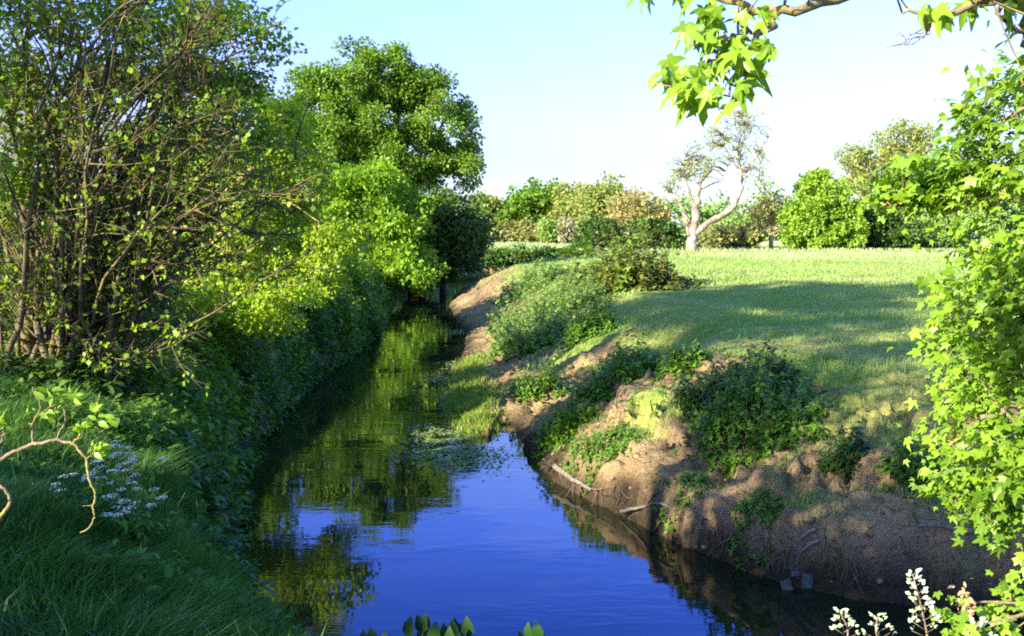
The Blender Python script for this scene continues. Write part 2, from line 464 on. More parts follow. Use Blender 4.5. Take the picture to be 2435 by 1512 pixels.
# ------------------------------------------------------------------ ground and water
def make_ground():
    def axis(segs):
        out = []
        for a, b, s in segs: out.append(np.arange(a, b, s))
        return np.unique(np.concatenate(out))
    xs = axis([(-420, -60, 20), (-60, -14, 1.2), (-14, -6, .3), (-6, -1, .10), (-1, 9, .06), (9, 16, .3), (16, 60, 1.2), (60, 440, 20)])
    ys = axis([(-80, 2, 3), (2, 8, .2), (8, 17, .07), (17, 20, .10), (20, 40, .2), (40, 95, .5), (95, 200, 3), (200, 900, 40)])
    X, Y = np.meshgrid(xs, ys)
    z, soil, d, ins, left = field(X, Y)
    V = np.stack((X, Y, z), -1).reshape(-1, 3)
    ny, nx = X.shape
    i = (np.arange(ny - 1)[:, None] * nx + np.arange(nx - 1)[None]).ravel()
    q = np.stack((i, i + 1, i + nx + 1, i + nx), -1)
    o = build('ground', [(V, [q])], ground_mat(), None, True)
    a = o.data.attributes.new('soil', 'FLOAT', 'POINT'); a.data.foreach_set('value', soil.astype(np.float32).ravel())
    wet_shade = np.clip(1 - (z + .3 * fbm(X * 1.5, Y * 1.5, 95, 3) - .25) / .35, 0, 1) * .92 * np.where(Y < 19, 1, np.clip(1 - (z - .05) / .2, 0, 1))  # damp at the waterline plus painted shade of the undercut near bank
    a = o.data.attributes.new('wet_shade', 'FLOAT', 'POINT'); a.data.foreach_set('value', wet_shade.astype(np.float32).ravel())
    tag(o, kind='structure')
make_ground()
_w = np.array([(-40, -8, 0), (48, -8, 0), (48, 100, 0), (-40, 100, 0)], float)
tag(build('river_water', [(_w, [np.array([(0, 1, 2, 3)])])], water_mat()), kind='structure')

# ------------------------------------------------------------------ plant builders
def L(u, v, ru, rv_, d, rd=None):
    c = U(u, v, d); k = d / F
    return (c, np.array((ru * k, (rd if rd else ru * k * .8), rv_ * k)))

def sample_lobes(g, lobes, n, lo=.45):
    vol = np.array([np.prod(r) ** (2 / 3) for _, r in lobes]); vol /= vol.sum()
    out = []
    for (c, r), w in zip(lobes, vol):
        k = max(2, int(round(n * w)))
        out.append(c + rv(g, k) * r * (g.uniform(lo ** 2, 1, (k, 1)) ** .5))
    return np.concatenate(out)

def skeleton(g, trunk, tr, targets, twig=.012, bf=.35, k=3, up=.10, jit=.08, expo=.5):
    """grow limbs from a trunk out to every target: list of (points, radii)"""
    trunk = np.asarray(trunk, float)
    pos = [p for p in trunk]; par = [-1] + list(range(len(trunk) - 1))
    root = [0.0]
    for i in range(1, len(trunk)): root.append(root[-1] + np.linalg.norm(trunk[i] - trunk[i - 1]))
    order = np.argsort(np.min(np.linalg.norm(targets[:, None] - trunk[None], axis=2), axis=1))
    chains = []; mn = max(1, len(trunk) // 3)
    for t in targets[order]:
        A = np.array(pos); dd = np.linalg.norm(A - t, axis=1) + bf * np.array(root)
        dd[:mn] += 3.0
        j = int(np.argmin(dd)); p = A[j]; ln = np.linalg.norm(t - p)
        ids = [j]
        for q in range(1, k + 1):
            f = q / k
            w = p + (t - p) * f + np.array((0, 0, up * ln * 4 * f * (1 - f)))
            if q < k: w = w + g.normal(size=3) * jit * ln
            pos.append(w); par.append(ids[-1]); root.append(root[ids[-1]] + ln / k); ids.append(len(pos) - 1)
        chains.append(ids)
    cnt = np.zeros(len(pos))
    for ids in chains: cnt[ids[-1]] += 1
    for i in range(len(pos) - 1, -1, -1):
        if par[i] >= 0: cnt[par[i]] += cnt[i]
    rad = twig * np.maximum(cnt, .6) ** expo
    P = np.array(pos); out = []
    tr = np.broadcast_to(np.asarray(tr, float), (len(trunk),))
    for ids in chains:
        r = rad[ids].copy(); r[0] = min(r[0], r[1] * 1.25)
        out.append((P[ids], r))
    return [(trunk, tr)] + out

def wood(chains, sides=5):
    return [tube(p, r, sides if r.max() > .03 else 4) for p, r in chains]

def crown(g, centres, nleaf, spread, size, tpl='quad', flat=.7, droop=.1, wid=1.3, upn=.6):
    n = len(centres) * nleaf
    c = np.repeat(centres, nleaf, 0)
    d = rv(g, n) * (g.uniform(0, 1, (n, 1)) ** .45)
    pos = c + d * np.array((1, 1, flat)) * spread
    ax = d + .7 * rv(g, n) + np.array((0, 0, -droop))
    nm = rv(g, n) + np.array((0, 0, upn)) + .4 * d
    return leaves(tpl, pos, ax, nm, size * g.uniform(.65, 1.3, n), wid * g.uniform(.8, 1.2, n))

def tree(name, label, cat, seed, trunk, tr, lobes, nclump, nleaf, spread, size, mat, bark, group=None, tpl='quad', twig=.02, bf=.35, lo=.45,
         up=.1, flat=.7, extra=None, wid=1.3, droop=.1, part='crown'):
    g = np.random.default_rng(seed)
    T = thing(name, trunk[0], label, cat, group)
    cs = sample_lobes(g, lobes, nclump, lo)
    sk = skeleton(g, trunk, tr, cs, twig=twig, bf=bf, up=up)
    w = wood(sk, 7)
    if extra: w += extra
    build('trunk', w, bark, T, True)
    build(part, [crown(g, cs, nleaf, spread, size, tpl, flat, droop, wid)], mat, T)
    return T

def base(u, v, d):
    """a trunk foot on the ground under picture point u at distance d"""
    p = U(u, v, d)
    return np.array((p[0], p[1], H(p[0], p[1]) - .1))

def clump(name, label, u, v, wpx, hpx, mat, seed, cat='nettles', group=None, n=90, m=12, leaf=.085, tpl='ovate', lean=.35, stem=None, depth=.8, wid=1.1, dome=.5):
    """a stand of leafy stems rooted on the ground: front foot at picture point u, v"""
    g = np.random.default_rng(seed)
    p = hit(u, v); k = np.linalg.norm(p - EYE) / F
    rx, h = wpx * k / 2, hpx * k
    ry = rx * depth
    c = np.array((p[0], p[1] + ry * .75))
    a = g.uniform(0, 2 * math.pi, n); rr = g.uniform(0, 1, n) ** .5
    rr = rr * (.75 + .9 * (.5 + vn(np.cos(a) * 1.7 + seed, np.sin(a) * 1.7, seed)))
    far_ = g.uniform(0, 1, n) < .14; rr = np.where(far_, rr * 1.35, rr)
    bx, by = c[0] + rx * rr * np.cos(a), c[1] + ry * rr * np.sin(a)
    bz, _, _, ins, _ = field(bx, by)
    ok = ~ins
    T = thing(name, (c[0], c[1], H(c[0], c[1])), label, cat, group)
    st, LP, LA, LN, LS = [], [], [], [], []
    mx_, my_ = (bx + c[0]) / 2, (by + c[1]) / 2; mz_ = field(mx_, my_)[0] + .01; ctr = np.array(T.location)
    for i in np.where(ok)[0]:
        hh = h * max(.18, 1 - dome * rr[i] ** 2) * g.uniform(.4, 1.1) * (1 + .8 * float(vn(bx[i] * 2.5, by[i] * 2.5, 33)))
        b = np.array((bx[i], by[i], bz[i] - .03))
        out = np.array((math.cos(a[i]), math.sin(a[i]), 0)) * lean * rr[i] * hh + g.normal(size=3) * .08 * hh
        pts = spline([b, b + np.array((0, 0, hh * .55)) + out * .3, b + np.array((0, 0, hh)) + out], 5)
        st.append(tube(pts, np.linspace(.006, .003, 5), 3))
        if rr[i] > .75:                        # runner along the soil
            st.append(tube([ctr, np.array((mx_[i], my_[i], mz_[i])), b + (0, 0, .04)], .003, 3))
        f = g.uniform(.18, 1.0, m)
        q = b + (out * (f ** 1.6)[:, None]) + np.array((0, 0, 1))[None] * (hh * f)[:, None]
        az = g.uniform(0, 2 * math.pi, m)
        ax = np.stack((np.cos(az), np.sin(az), g.uniform(-.75, .25, m)), -1)
        LP.append(q); LA.append(ax); LN.append(np.array((0, 0, 1.0))[None] + .45 * rv(g, m)); LS.append(leaf * 1.55 * g.uniform(.55, 1.25, m) * (1.15 - .4 * f))
    build('stems', st, stem or M['stem'], T)
    build('foliage', [leaves(tpl, np.concatenate(LP), np.concatenate(LA), np.concatenate(LN), np.concatenate(LS), wid)], mat, T)
    return T

def blades(g, x, y, z, h, w, lean, spread=.35, curve=.6):
    n = len(x)
    b = np.stack((x, y, z), -1)
    az = g.uniform(0, 2 * math.pi, n)
    side = np.stack((np.cos(az), np.sin(az), np.zeros(n)), -1)
    ld = np.asarray(lean, float) + g.normal(size=(n, 3)) * spread
    ld[:, 2] = 0
    up = np.array((0, 0, 1.0))[None]
    h = np.broadcast_to(h, (n,))[:, None] * g.uniform(.5, 1.2, (n, 1)); w = np.broadcast_to(w, (n,))[:, None]
    m = b + (up * .55 + ld * .25 * curve) * h
    t = b + (up * .9 + ld * curve) * h
    V = np.stack((b - side * w, b + side * w, m + side * w * .8, m - side * w * .8, t), 1).reshape(-1, 3)
    o = (np.arange(n) * 5)[:, None]
    return V, [np.array((0, 1, 2, 3))[None] + o, np.array((3, 2, 4))[None] + o]

# ------------------------------------------------------------------ big trees left of and behind the river
def lobs(d, rd, *rows): return [L(*r, d, rd) for r in rows]

oak_d = 66
tree('oak_tree', 'tall broad oak with a rounded crown standing alone beside the river bend', 'tree', 1,
     [base(990, 640, oak_d), U(985, 560, oak_d), U(980, 480, oak_d), U(965, 400, oak_d), U(940, 320, oak_d)], [.75, .62, .55, .45, .3],
     lobs(oak_d, 4.0, (850, 190, 130, 75), (930, 180, 95, 70), (760, 260, 85, 75), (1010, 250, 100, 85), (1080, 320, 70, 75), (900, 290, 130, 85),
          (800, 340, 100, 70), (960, 380, 120, 60), (1095, 400, 35, 40), (740, 200, 35, 25), (1000, 460, 80, 60), (880, 430, 110, 60), (700, 300, 60, 70)),
     380, 210, .9, .225, M['oak'], M['bark'], twig=.03, lo=.5)
tree('riverside_sallow', 'bright lime green bushy tree growing in front of the oak', 'tree', 2,
     [base(880, 620, 58), U(878, 590, 58), U(870, 540, 58), U(865, 480, 58)], [.2, .17, .14, .1],
     lobs(58, 2.6, (860, 470, 105, 75), (930, 560, 95, 65), (830, 550, 60, 45), (960, 620, 80, 45), (900, 420, 60, 40), (940, 500, 80, 60), (800, 430, 55, 45), (790, 500, 50, 45), (890, 645, 80, 40), (980, 655, 70, 30)),
     210, 120, .8, .25, M['lime'], M['bark'], twig=.02)
tree('alder_tree', 'dark shaded tree at the right foot of the oak, drooping to the river', 'tree', 3,
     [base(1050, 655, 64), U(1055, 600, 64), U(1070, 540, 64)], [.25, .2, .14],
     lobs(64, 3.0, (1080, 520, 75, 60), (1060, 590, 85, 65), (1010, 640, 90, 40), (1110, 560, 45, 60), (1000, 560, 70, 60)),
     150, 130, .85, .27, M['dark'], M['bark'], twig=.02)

# drooping yellow-green tree over the left bank
tree('willow_tree', 'yellow-green spreading tree drooping over the left bank', 'tree', 4,
     [base(330, 720, 21), U(350, 640, 21), U(420, 560, 21), U(520, 480, 21), U(600, 400, 21)], [.22, .18, .15, .11, .07],
     lobs(22, 1.6, (600, 330, 110, 110), (560, 470, 120, 90), (710, 420, 75, 110), (690, 280, 40, 60), (500, 250, 90, 90), (800, 560, 65, 45), (640, 610, 150, 55),
          (760, 640, 80, 40), (520, 650, 120, 60), (650, 500, 110, 80)) + lobs(19, 1.0, (560, 730, 110, 45), (650, 770, 60, 40), (470, 690, 80, 50), (700, 700, 60, 40)),
     300, 105, .42, .105, M['yellow'], M['greentwig'], twig=.008, tpl='quad', flat=.6, droop=.5, part='crown')

# trees behind the thicket
tree('ash_tree', 'leafy tree seen through the thicket stems at the far left', 'tree', 41, [base(60, 760, 30), U(60, 600, 30), U(80, 400, 30)], [.3, .25, .15],
     lobs(30, 2.0, (40, 560, 130, 120), (160, 640, 130, 110), (250, 520, 110, 110), (100, 730, 160, 60), (20, 720, 90, 100), (-80, 650, 110, 130), (-100, 500, 130, 200)), 200, 110, .7, .2, M['thicket'], M['bark'], 'trees behind the left thicket', twig=.016)
tree('ash_tree', 'leafy tree filling the gap between the thicket and the oak', 'tree', 42, [base(440, 720, 36), U(440, 600, 36), U(450, 420, 36)], [.3, .25, .15],
     lobs(36, 2.2, (400, 560, 110, 120), (500, 600, 110, 100), (600, 560, 110, 110), (380, 380, 90, 100), (520, 420, 90, 100), (690, 580, 90, 80), (640, 430, 60, 70), (740, 640, 110, 40)), 260, 110, .75, .22, M['thicket'], M['bark'], 'trees behind the left thicket', twig=.016)

tree('dark_fill_bush', 'added dark fill bush giving the foot of the thicket a shaded interior', 'bush', 43, [base(200, 800, 17), U(200, 740, 17), U(210, 660, 17)], [.12, .1, .06],  # added dark leaf mass standing in for shade inside the thicket
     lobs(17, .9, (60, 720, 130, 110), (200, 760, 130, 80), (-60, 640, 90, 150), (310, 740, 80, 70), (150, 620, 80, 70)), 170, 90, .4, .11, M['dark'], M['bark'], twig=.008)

# multi-stemmed thicket
def thicket():
    g = np.random.default_rng(5)
    foot = base(170, 880, 13.2)
    T = thing('hawthorn_thicket', foot, 'huge many-stemmed thicket of bare dark stems filling the left edge', 'shrub')
    W_, LP, LA, LN = [], [], [], []
    ups = np.array((0, 0, 1.0))
    def twigs(P, r0, dens, leafy, lv):
        ln = np.linalg.norm(np.diff(P, axis=0), axis=1).sum()
        for _ in range(int(dens)):
            f = g.uniform(.2, 1.0); i = int(f * (len(P) - 1.001)); p = P[i] + (P[i + 1] - P[i]) * (f * (len(P) - 1) - i)
            t = nrm((P[i + 1] - P[i])[None])[0]
            dr = nrm((t * .7 + rv(g, 1)[0] * .8 + np.array((.10, 0, .05)))[None])[0]
            l = (g.uniform(.5, 1.5) if lv == 0 else g.uniform(.2, .7)) * (1.1 - .4 * f)
            q = spline([p, p + dr * l * .5 + rv(g, 1)[0] * .07 * l, p + dr * l + rv(g, 1)[0] * .18 * l + np.array((0, 0, .06 * l))], 5)
            W_.append(tube(q, np.linspace(r0 * .45, r0 * .15, 5), 4 if lv == 0 else 3))
            if lv == 0: twigs(q, r0 * .5, 5, leafy, 1)
            k = g.poisson(leafy)
            if k:
                ff = g.uniform(.3, 1, k); ii = np.minimum((ff * 4).astype(int), 3)
                LP.append(q[ii] + rv(g, k) * .05); LA.append(rv(g, k) + .4 * dr); LN.append(rv(g, k) + .8 * ups)
    tips = []
    for i in range(44):                       # upright and fanning stems
        u = g.uniform(-60, 620); v = g.uniform(-120, 260) + max(0, (u - 350)) * .45
        tips.append((g.uniform(0, 260), u, v, 12.5 + g.uniform(-1.2, 1.8)))
    for i in range(16):                       # arching stems to the right
        tips.append((g.uniform(120, 280), g.uniform(420, 760), g.uniform(330, 620), 13 + g.uniform(-1.5, 2.5)))
    for j, (bu, u, v, d) in enumerate(tips):
        b = U(bu, 870, 13 + g.uniform(-.8, .8)); b[2] = H(b[0], b[1]) - .05
        t = U(u, v, d)
        mid = b * .45 + t * .55 + np.array((-.10 * (t[0] - b[0]), 0, .10 * np.linalg.norm(t - b))) + g.normal(size=3) * .25
        P = spline([b, b * .75 + mid * .25 + g.normal(size=3) * .12 + np.array((0, 0, .2)), mid, t], 12)
        P[1:-1] += g.normal(size=(10, 3)) * .035
        r0 = g.uniform(.03, .065)
        W_.append(tube(P, np.linspace(r0, .008, 12), 6))
        edge = .5 if 120 < u < 420 and v > 120 else 2.4
        twigs(P, r0 * .7, 15, edge * .85, 0)
    # two thick leaning trunks
    for pts in ([(215, 880, 13), (250, 760, 13), (330, 620, 13), (430, 530, 13), (520, 525, 13.3), (600, 560, 13.6)],
                [(120, 880, 12.6), (140, 700, 12.6), (185, 480, 12.7), (230, 250, 12.8), (300, 40, 13)],
                [(190, 880, 13.2), (240, 700, 13.2), (330, 470, 13.4), (430, 330, 13.6), (520, 250, 14)],
                [(60, 880, 12.8), (70, 600, 12.6), (60, 300, 12.5), (70, 40, 12.4)]):
        Q = [U(*p) for p in pts]; Q[0][2] = H(Q[0][0], Q[0][1]) - .1
        P = spline(Q, 16); P[1:-1] += g.normal(size=(14, 3)) * .03
        W_.append(tube(P, np.linspace(.11, .02, 16), 8)); twigs(P, .06, 16, 1.2, 0)
    build('stems', W_, M['twig'], T, True)
    pos = np.concatenate(LP); n = len(pos)
    cr = [leaves('quad', pos, np.concatenate(LA), np.concatenate(LN), .075 * g.uniform(.7, 1.4, n), 1.4)]
    lob = [L(*r) for r in [(330, 40, 160, 70, 13.5, 1.0), (520, 60, 110, 70, 13.5, .8), (640, 100, 45, 40, 13.8, .5), (100, 40, 140, 60, 12.5, 1.0), (40, 180, 60, 120, 12, .6),
                           (480, 190, 110, 70, 14, .8), (590, 190, 50, 50, 14, .5), (50, 420, 60, 60, 12, .5), (30, 340, 40, 50, 11.8, .4),
                           (420, 30, 200, 45, 14, 1.0), (520, 330, 110, 70, 14.5, .7), (430, 470, 90, 50, 14, .5), (610, 330, 60, 60, 15, .5), (300, 180, 120, 60, 14.5, .6), (160, 260, 90, 90, 14.5, .6)]]
    cs = sample_lobes(g, lob, 235, .2)
    cr.append(crown(g, cs, 60, .32, .078, 'quad', .7, .1, 1.35))
    build('crown', cr, M['thicket'], T)
thicket()

# ------------------------------------------------------------------ left bank undergrowth
LB = 'leafy clumps along the left bank'
for k, (nm, lab, u, v, w, h, mt, n, m, lf) in enumerate([  # sunlit look of some clumps is put into a brighter leaf colour
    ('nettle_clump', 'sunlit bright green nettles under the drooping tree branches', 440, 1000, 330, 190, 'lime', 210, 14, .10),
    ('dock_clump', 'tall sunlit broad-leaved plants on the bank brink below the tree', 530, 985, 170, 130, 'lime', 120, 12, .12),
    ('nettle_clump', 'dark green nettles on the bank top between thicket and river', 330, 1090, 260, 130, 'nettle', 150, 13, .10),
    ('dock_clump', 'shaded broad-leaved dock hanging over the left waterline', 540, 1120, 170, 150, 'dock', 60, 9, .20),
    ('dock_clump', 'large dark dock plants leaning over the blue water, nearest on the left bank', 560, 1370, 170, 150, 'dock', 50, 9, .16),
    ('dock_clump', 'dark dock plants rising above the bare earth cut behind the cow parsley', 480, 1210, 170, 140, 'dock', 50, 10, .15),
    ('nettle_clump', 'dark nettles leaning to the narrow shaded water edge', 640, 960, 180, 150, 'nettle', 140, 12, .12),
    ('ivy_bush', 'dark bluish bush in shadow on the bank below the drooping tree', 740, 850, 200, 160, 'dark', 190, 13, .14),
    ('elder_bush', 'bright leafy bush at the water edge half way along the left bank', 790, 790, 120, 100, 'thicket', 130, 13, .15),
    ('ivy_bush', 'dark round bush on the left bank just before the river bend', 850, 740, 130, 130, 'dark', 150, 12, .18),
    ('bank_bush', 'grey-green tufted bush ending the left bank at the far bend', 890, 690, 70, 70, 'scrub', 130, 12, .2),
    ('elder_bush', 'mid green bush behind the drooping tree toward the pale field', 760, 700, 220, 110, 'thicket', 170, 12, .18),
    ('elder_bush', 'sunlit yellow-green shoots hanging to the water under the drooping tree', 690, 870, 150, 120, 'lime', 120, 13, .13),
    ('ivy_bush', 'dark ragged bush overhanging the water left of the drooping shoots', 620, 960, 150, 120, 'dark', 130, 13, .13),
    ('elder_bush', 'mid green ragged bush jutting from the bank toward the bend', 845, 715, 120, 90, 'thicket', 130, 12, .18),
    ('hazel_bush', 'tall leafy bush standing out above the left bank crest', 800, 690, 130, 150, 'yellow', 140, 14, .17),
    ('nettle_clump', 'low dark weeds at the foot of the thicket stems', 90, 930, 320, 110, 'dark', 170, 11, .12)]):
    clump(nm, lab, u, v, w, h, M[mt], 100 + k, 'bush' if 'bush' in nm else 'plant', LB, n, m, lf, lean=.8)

# cow parsley
def parsley(u, v, hpx, n, seed, label):
    g = np.random.default_rng(seed)
    p = hit(u, v); k = np.linalg.norm(p - EYE) / F
    T = thing('cow_parsley', p, label, 'flower', 'cow parsley plants on the grassy bank')
    st, fl, lv = [], [], []
    for i in range(n):
        h = hpx * k * g.uniform(.6, 1.0)
        top = p + np.array((g.normal() * .16, g.normal() * .16, h))
        st.append(tube(spline([p + g.normal(size=3) * .03, p * .5 + top * .5 + g.normal(size=3) * .02, top], 6), np.linspace(.005, .003, 6), 4))
        for j in range(g.integers(2, 5)):
            q = top + np.array((g.normal() * .07, g.normal() * .07, g.uniform(-.05, .05)))
            st.append(tube([top - (0, 0, .12), q], [.002, .0015], 3))
            a = g.uniform(0, 6.28, 26); r = .042 * g.uniform(0, 1, 26) ** .5
            pos = q + np.stack((r * np.cos(a), r * np.sin(a), .012 - r * r * 8), -1)
            fl.append(leaves('quad', pos, rv(g, 26) * (1, 1, .2), np.array((0, 0, 1.0)) + .3 * rv(g, 26), .017 * g.uniform(.7, 1.2, 26), 1.5))
        m = 26
        f = g.uniform(.1, .75, m)
        lv.append(leaves('lance', p + (top - p) * f[:, None] + rv(g, m) * .07, rv(g, m) + (0, 0, -.2), np.array((0, 0, 1.0)) + .4 * rv(g, m), .09 * g.uniform(.6, 1.2, m), 1.6))
    build('stems', st, M['stem'], T); [build('flower_head', [f], M['flower'], T) for f in fl]; build('leaves', lv, M['nettle'], T)
parsley(300, 1250, 165, 9, 201, 'tallest cow parsley with the densest white flower heads')
parsley(345, 1300, 110, 5, 202, 'small cow parsley leaning out in front of the bare earth cut')
parsley(225, 1240, 85, 4, 203, 'sparse low cow parsley behind the hanging end of the sunlit branch')

# ------------------------------------------------------------------ right bank plants
RB = 'nettle and scrub clumps on the right bank'
for k, (nm, lab, u, v, w, h, mt, n, m, lf, cat) in enumerate([  # sun and shade on clumps also put into brighter and darker leaf colours
    ('bramble_mound', 'large round bramble mound at the edge of the meadow casting a small shadow', 1500, 690, 215, 150, 'bramble', 420, 16, .22, 'bush'),
    ('bramble_patch', 'lower bramble patch falling from the big mound toward the river', 1400, 705, 150, 95, 'bramble', 300, 15, .20, 'bush'),
    ('trailing_scrub', 'long grey-green scrub carpeting the sunny bank slope', 1300, 780, 190, 130, 'scrub', 560, 15, .12, 'bush'),
    ('trailing_scrub', 'grey-green scrub tongue reaching down to the bare mud', 1270, 835, 140, 110, 'scrub', 380, 15, .11, 'bush'),
    ('trailing_scrub', 'upper grey-green scrub along the crest beside the bare slope', 1270, 690, 130, 60, 'scrub', 300, 14, .15, 'bush'),
    ('dark_bush', 'dark green upright bush at the tip of the meadow shadow', 1400, 805, 90, 100, 'nettle', 230, 14, .10, 'bush'),
    ('nettle_clump', 'dark nettle clump at the head of the mud flat', 1280, 955, 95, 90, 'nettle', 150, 13, .085, 'nettles'),
    ('nettle_clump', 'sunlit yellow-green nettle clump hanging above the small inlet', 1345, 1055, 105, 115, 'lime', 170, 13, .075, 'nettles'),
    ('nettle_clump', 'row of half-shaded nettles along the bank top left of the bare scar', 1470, 900, 210, 85, 'nettle', 300, 13, .085, 'nettles'),
    ('nettle_clump', 'small lit nettle clump on the rim above the bare scar', 1625, 890, 90, 80, 'nettle', 130, 13, .085, 'nettles'),
    ('nettle_clump', 'widest deep shaded nettle dome on the bank rim', 1760, 945, 240, 105, 'dock', 400, 14, .085, 'nettles'),
    ('nettle_clump', 'sprawling lit nettle bed below the shaded dome', 1810, 1068, 290, 115, 'nettle', 360, 13, .085, 'nettles'),
    ('nettle_clump', 'small weed tuft in sun on the soil under the sprawling nettle bed', 1745, 1125, 75, 60, 'lime', 60, 11, .065, 'nettles'),
    ('nettle_clump', 'upright dark weed on bare soil right of the nettle bed', 2005, 1130, 60, 110, 'dock', 70, 12, .07, 'nettles'),
    ('nettle_clump', 'tall dim nettles partly behind the sycamore leaves', 2200, 1180, 110, 150, 'nettle', 160, 12, .075, 'nettles'),
    ('creeping_weed', 'green creeping weed mat draped over the bank edge above the grey log', 1410, 1140, 190, 60, 'nettle', 260, 9, .06, 'plant'),
    ('creeping_weed', 'small moss-green weed mat on the clay lip further downstream', 1810, 1255, 90, 34, 'nettle', 110, 8, .055, 'plant'),
    ('creeping_weed', 'thin weed strip along the clay edge between the two driftwood pieces', 1630, 1200, 120, 34, 'nettle', 100, 8, .055, 'plant'),
    ('grass_tuft', 'small bright grass tuft on the soil lip near the forked driftwood', 1440, 945, 50, 45, 'lime', 60, 9, .07, 'plant'),
    ('dark_bush', 'small dark shrub in the notch of the far sandy bank', 1188, 785, 36, 62, 'dark', 90, 12, .14, 'bush')]):
    clump(nm, lab, u, v, w, h, M[mt], 300 + k, cat, RB, n, m, lf, lean=.6 if 'trail' in nm else .35,
          stem=M['twig'] if 'bramble' in nm else None, dome=.7 if 'mound' in nm else .5, depth=1.3 if 'trail' in nm else .8)

def scatter(g, n, x0, x1, y0, y1, cond):
    x, y = g.uniform(x0, x1, n), g.uniform(y0, y1, n)
    z, soil, d, ins, left = field(x, y)
    k = cond(x, y, z, soil, d, ins, left)
    return x[k], y[k], z[k]

def grass():
    g = np.random.default_rng(9)
    # long shaded grass on the near left bank
    parts = []
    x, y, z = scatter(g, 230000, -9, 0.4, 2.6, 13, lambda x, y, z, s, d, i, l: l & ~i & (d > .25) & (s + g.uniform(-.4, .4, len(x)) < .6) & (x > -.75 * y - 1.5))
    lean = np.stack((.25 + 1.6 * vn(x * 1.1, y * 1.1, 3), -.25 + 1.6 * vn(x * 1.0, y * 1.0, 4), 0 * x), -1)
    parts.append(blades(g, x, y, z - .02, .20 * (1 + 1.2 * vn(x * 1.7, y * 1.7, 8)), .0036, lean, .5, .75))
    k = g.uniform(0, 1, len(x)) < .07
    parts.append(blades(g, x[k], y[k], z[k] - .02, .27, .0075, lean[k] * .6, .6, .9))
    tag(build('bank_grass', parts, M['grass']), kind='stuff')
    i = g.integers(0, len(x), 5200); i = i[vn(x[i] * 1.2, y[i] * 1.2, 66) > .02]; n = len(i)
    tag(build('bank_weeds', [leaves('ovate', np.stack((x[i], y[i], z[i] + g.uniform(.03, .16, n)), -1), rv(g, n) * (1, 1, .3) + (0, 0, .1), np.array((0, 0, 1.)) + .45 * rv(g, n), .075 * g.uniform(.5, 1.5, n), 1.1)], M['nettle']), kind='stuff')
    # meadow right of the river
    parts = []
    w = lambda x, y: (np.abs(x) < .62 * y + 2)
    x, y, z = scatter(g, 90000, -2, 22, 9, 34, lambda x, y, z, s, d, i, l: ~l & ~i & w(x, y) & (s + g.uniform(-.35, .35, len(x)) < .35) & (vn(x * .55, y * .55, 87) + .7 * vn(x * 2, y * 2, 88) + g.uniform(-.2, .2, len(x)) > -.16))
    x2, y2, z2 = scatter(g, 120000, -1, 16, 8.5, 21, lambda x, y, z, s, d, i, l: ~l & ~i & (s >= .3) & (z > .25) & (vn(x * 1.3, y * 1.3, 87) + .8 * vn(x * 4, y * 4, 89) > .30 - .12 * np.clip(z - 1, 0, 1)))
    parts.append(blades(g, x2, y2, z2 - .01, .13, .006, (.1, -.2, 0), .6, .9))
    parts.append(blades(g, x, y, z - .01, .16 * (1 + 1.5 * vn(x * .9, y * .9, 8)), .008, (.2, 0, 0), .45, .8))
    x, y, z = scatter(g, 150000, -6, 60, 34, 96, lambda x, y, z, s, d, i, l: ~l & ~i & w(x, y) & (s + g.uniform(-.3, .3, len(x)) < .3) & (vn(x * .35, y * .35, 87) + .7 * vn(x * 1.2, y * 1.2, 88) + g.uniform(-.3, .3, len(x)) > -.28))
    parts.append(blades(g, x, y, z - .01, (.14 + .10 * np.clip((y - 70) / 25, 0, 1)) * (1 + .9 * vn(x * .3, y * .3, 8)), .020, (.2, 0, 0), .4, .7))
    x, y, z = scatter(g, 60000, -60, 60, 90, 190, lambda x, y, z, s, d, i, l: ~i & w(x, y) & (d > 1))
    pale = blades(g, x, y, z - .01, .32, .05, (.2, 0, 0), .4, .6)
    x, y, z = scatter(g, 40000, -30, -4, 20, 90, lambda x, y, z, s, d, i, l: l & ~i & w(x, y) & (d > .6))
    parts.append(blades(g, x, y, z - .01, .3, .02, (.2, 0, 0), .4, .6))
    tag(build('meadow_grass', parts, M['meadow']), kind='stuff')
    x, y, z = scatter(g, 60000, -6, 60, 66, 97, lambda x, y, z, s, d, i, l: ~l & ~i & w(x, y) & (s < .3) & (g.uniform(66, 100, len(x)) < y))
    tag(build('seeding_grass', [blades(g, x, y, z, .36, .016, (.2, 0, 0), .4, .5), pale], M['seedgrass']), kind='stuff')
    # bright waterside grass on the mud spit
    pts = [G(u, v, .1) for u, v in [(1110, 985), (1100, 940), (1110, 900), (1120, 870), (1140, 960), (1130, 1000), (1090, 970)]]
    c = np.array([(p[0], p[1]) for p in pts])
    i = g.integers(0, len(c), 9000)
    x, y = c[i, 0] + g.normal(size=9000) * .25, c[i, 1] + g.normal(size=9000) * .7
    z = field(x, y)[0]; k = z > -.25
    x, y, z = x[k], y[k], np.maximum(z[k], -.02)
    tag(build('waterside_grass', [blades(g, x, y, z, .21, .010, (.1, -.1, 0), .55, .8)], M['reed']), kind='stuff')
    # small weeds, litter and twigs over the bare soil
    x, y, z = scatter(g, 90000, -4, 14, 8, 60, lambda x, y, z, s, d, i, l: ~l & ~i & (s > .2) & (vn(x * 1.1, y * 1.1, 77) + .5 * vn(x * 4, y * 4, 78) > .16) & (z > .12))
    n = len(x)
    tag(build('ground_weeds', [leaves('ovate', np.stack((x, y, z + .02), -1), rv(g, n) * (1, 1, .4) + (0, 0, .25), np.array((0, 0, 1.)) + .5 * rv(g, n), .05 * g.uniform(.5, 1.5, n), 1.1)], M['nettle']), kind='stuff')
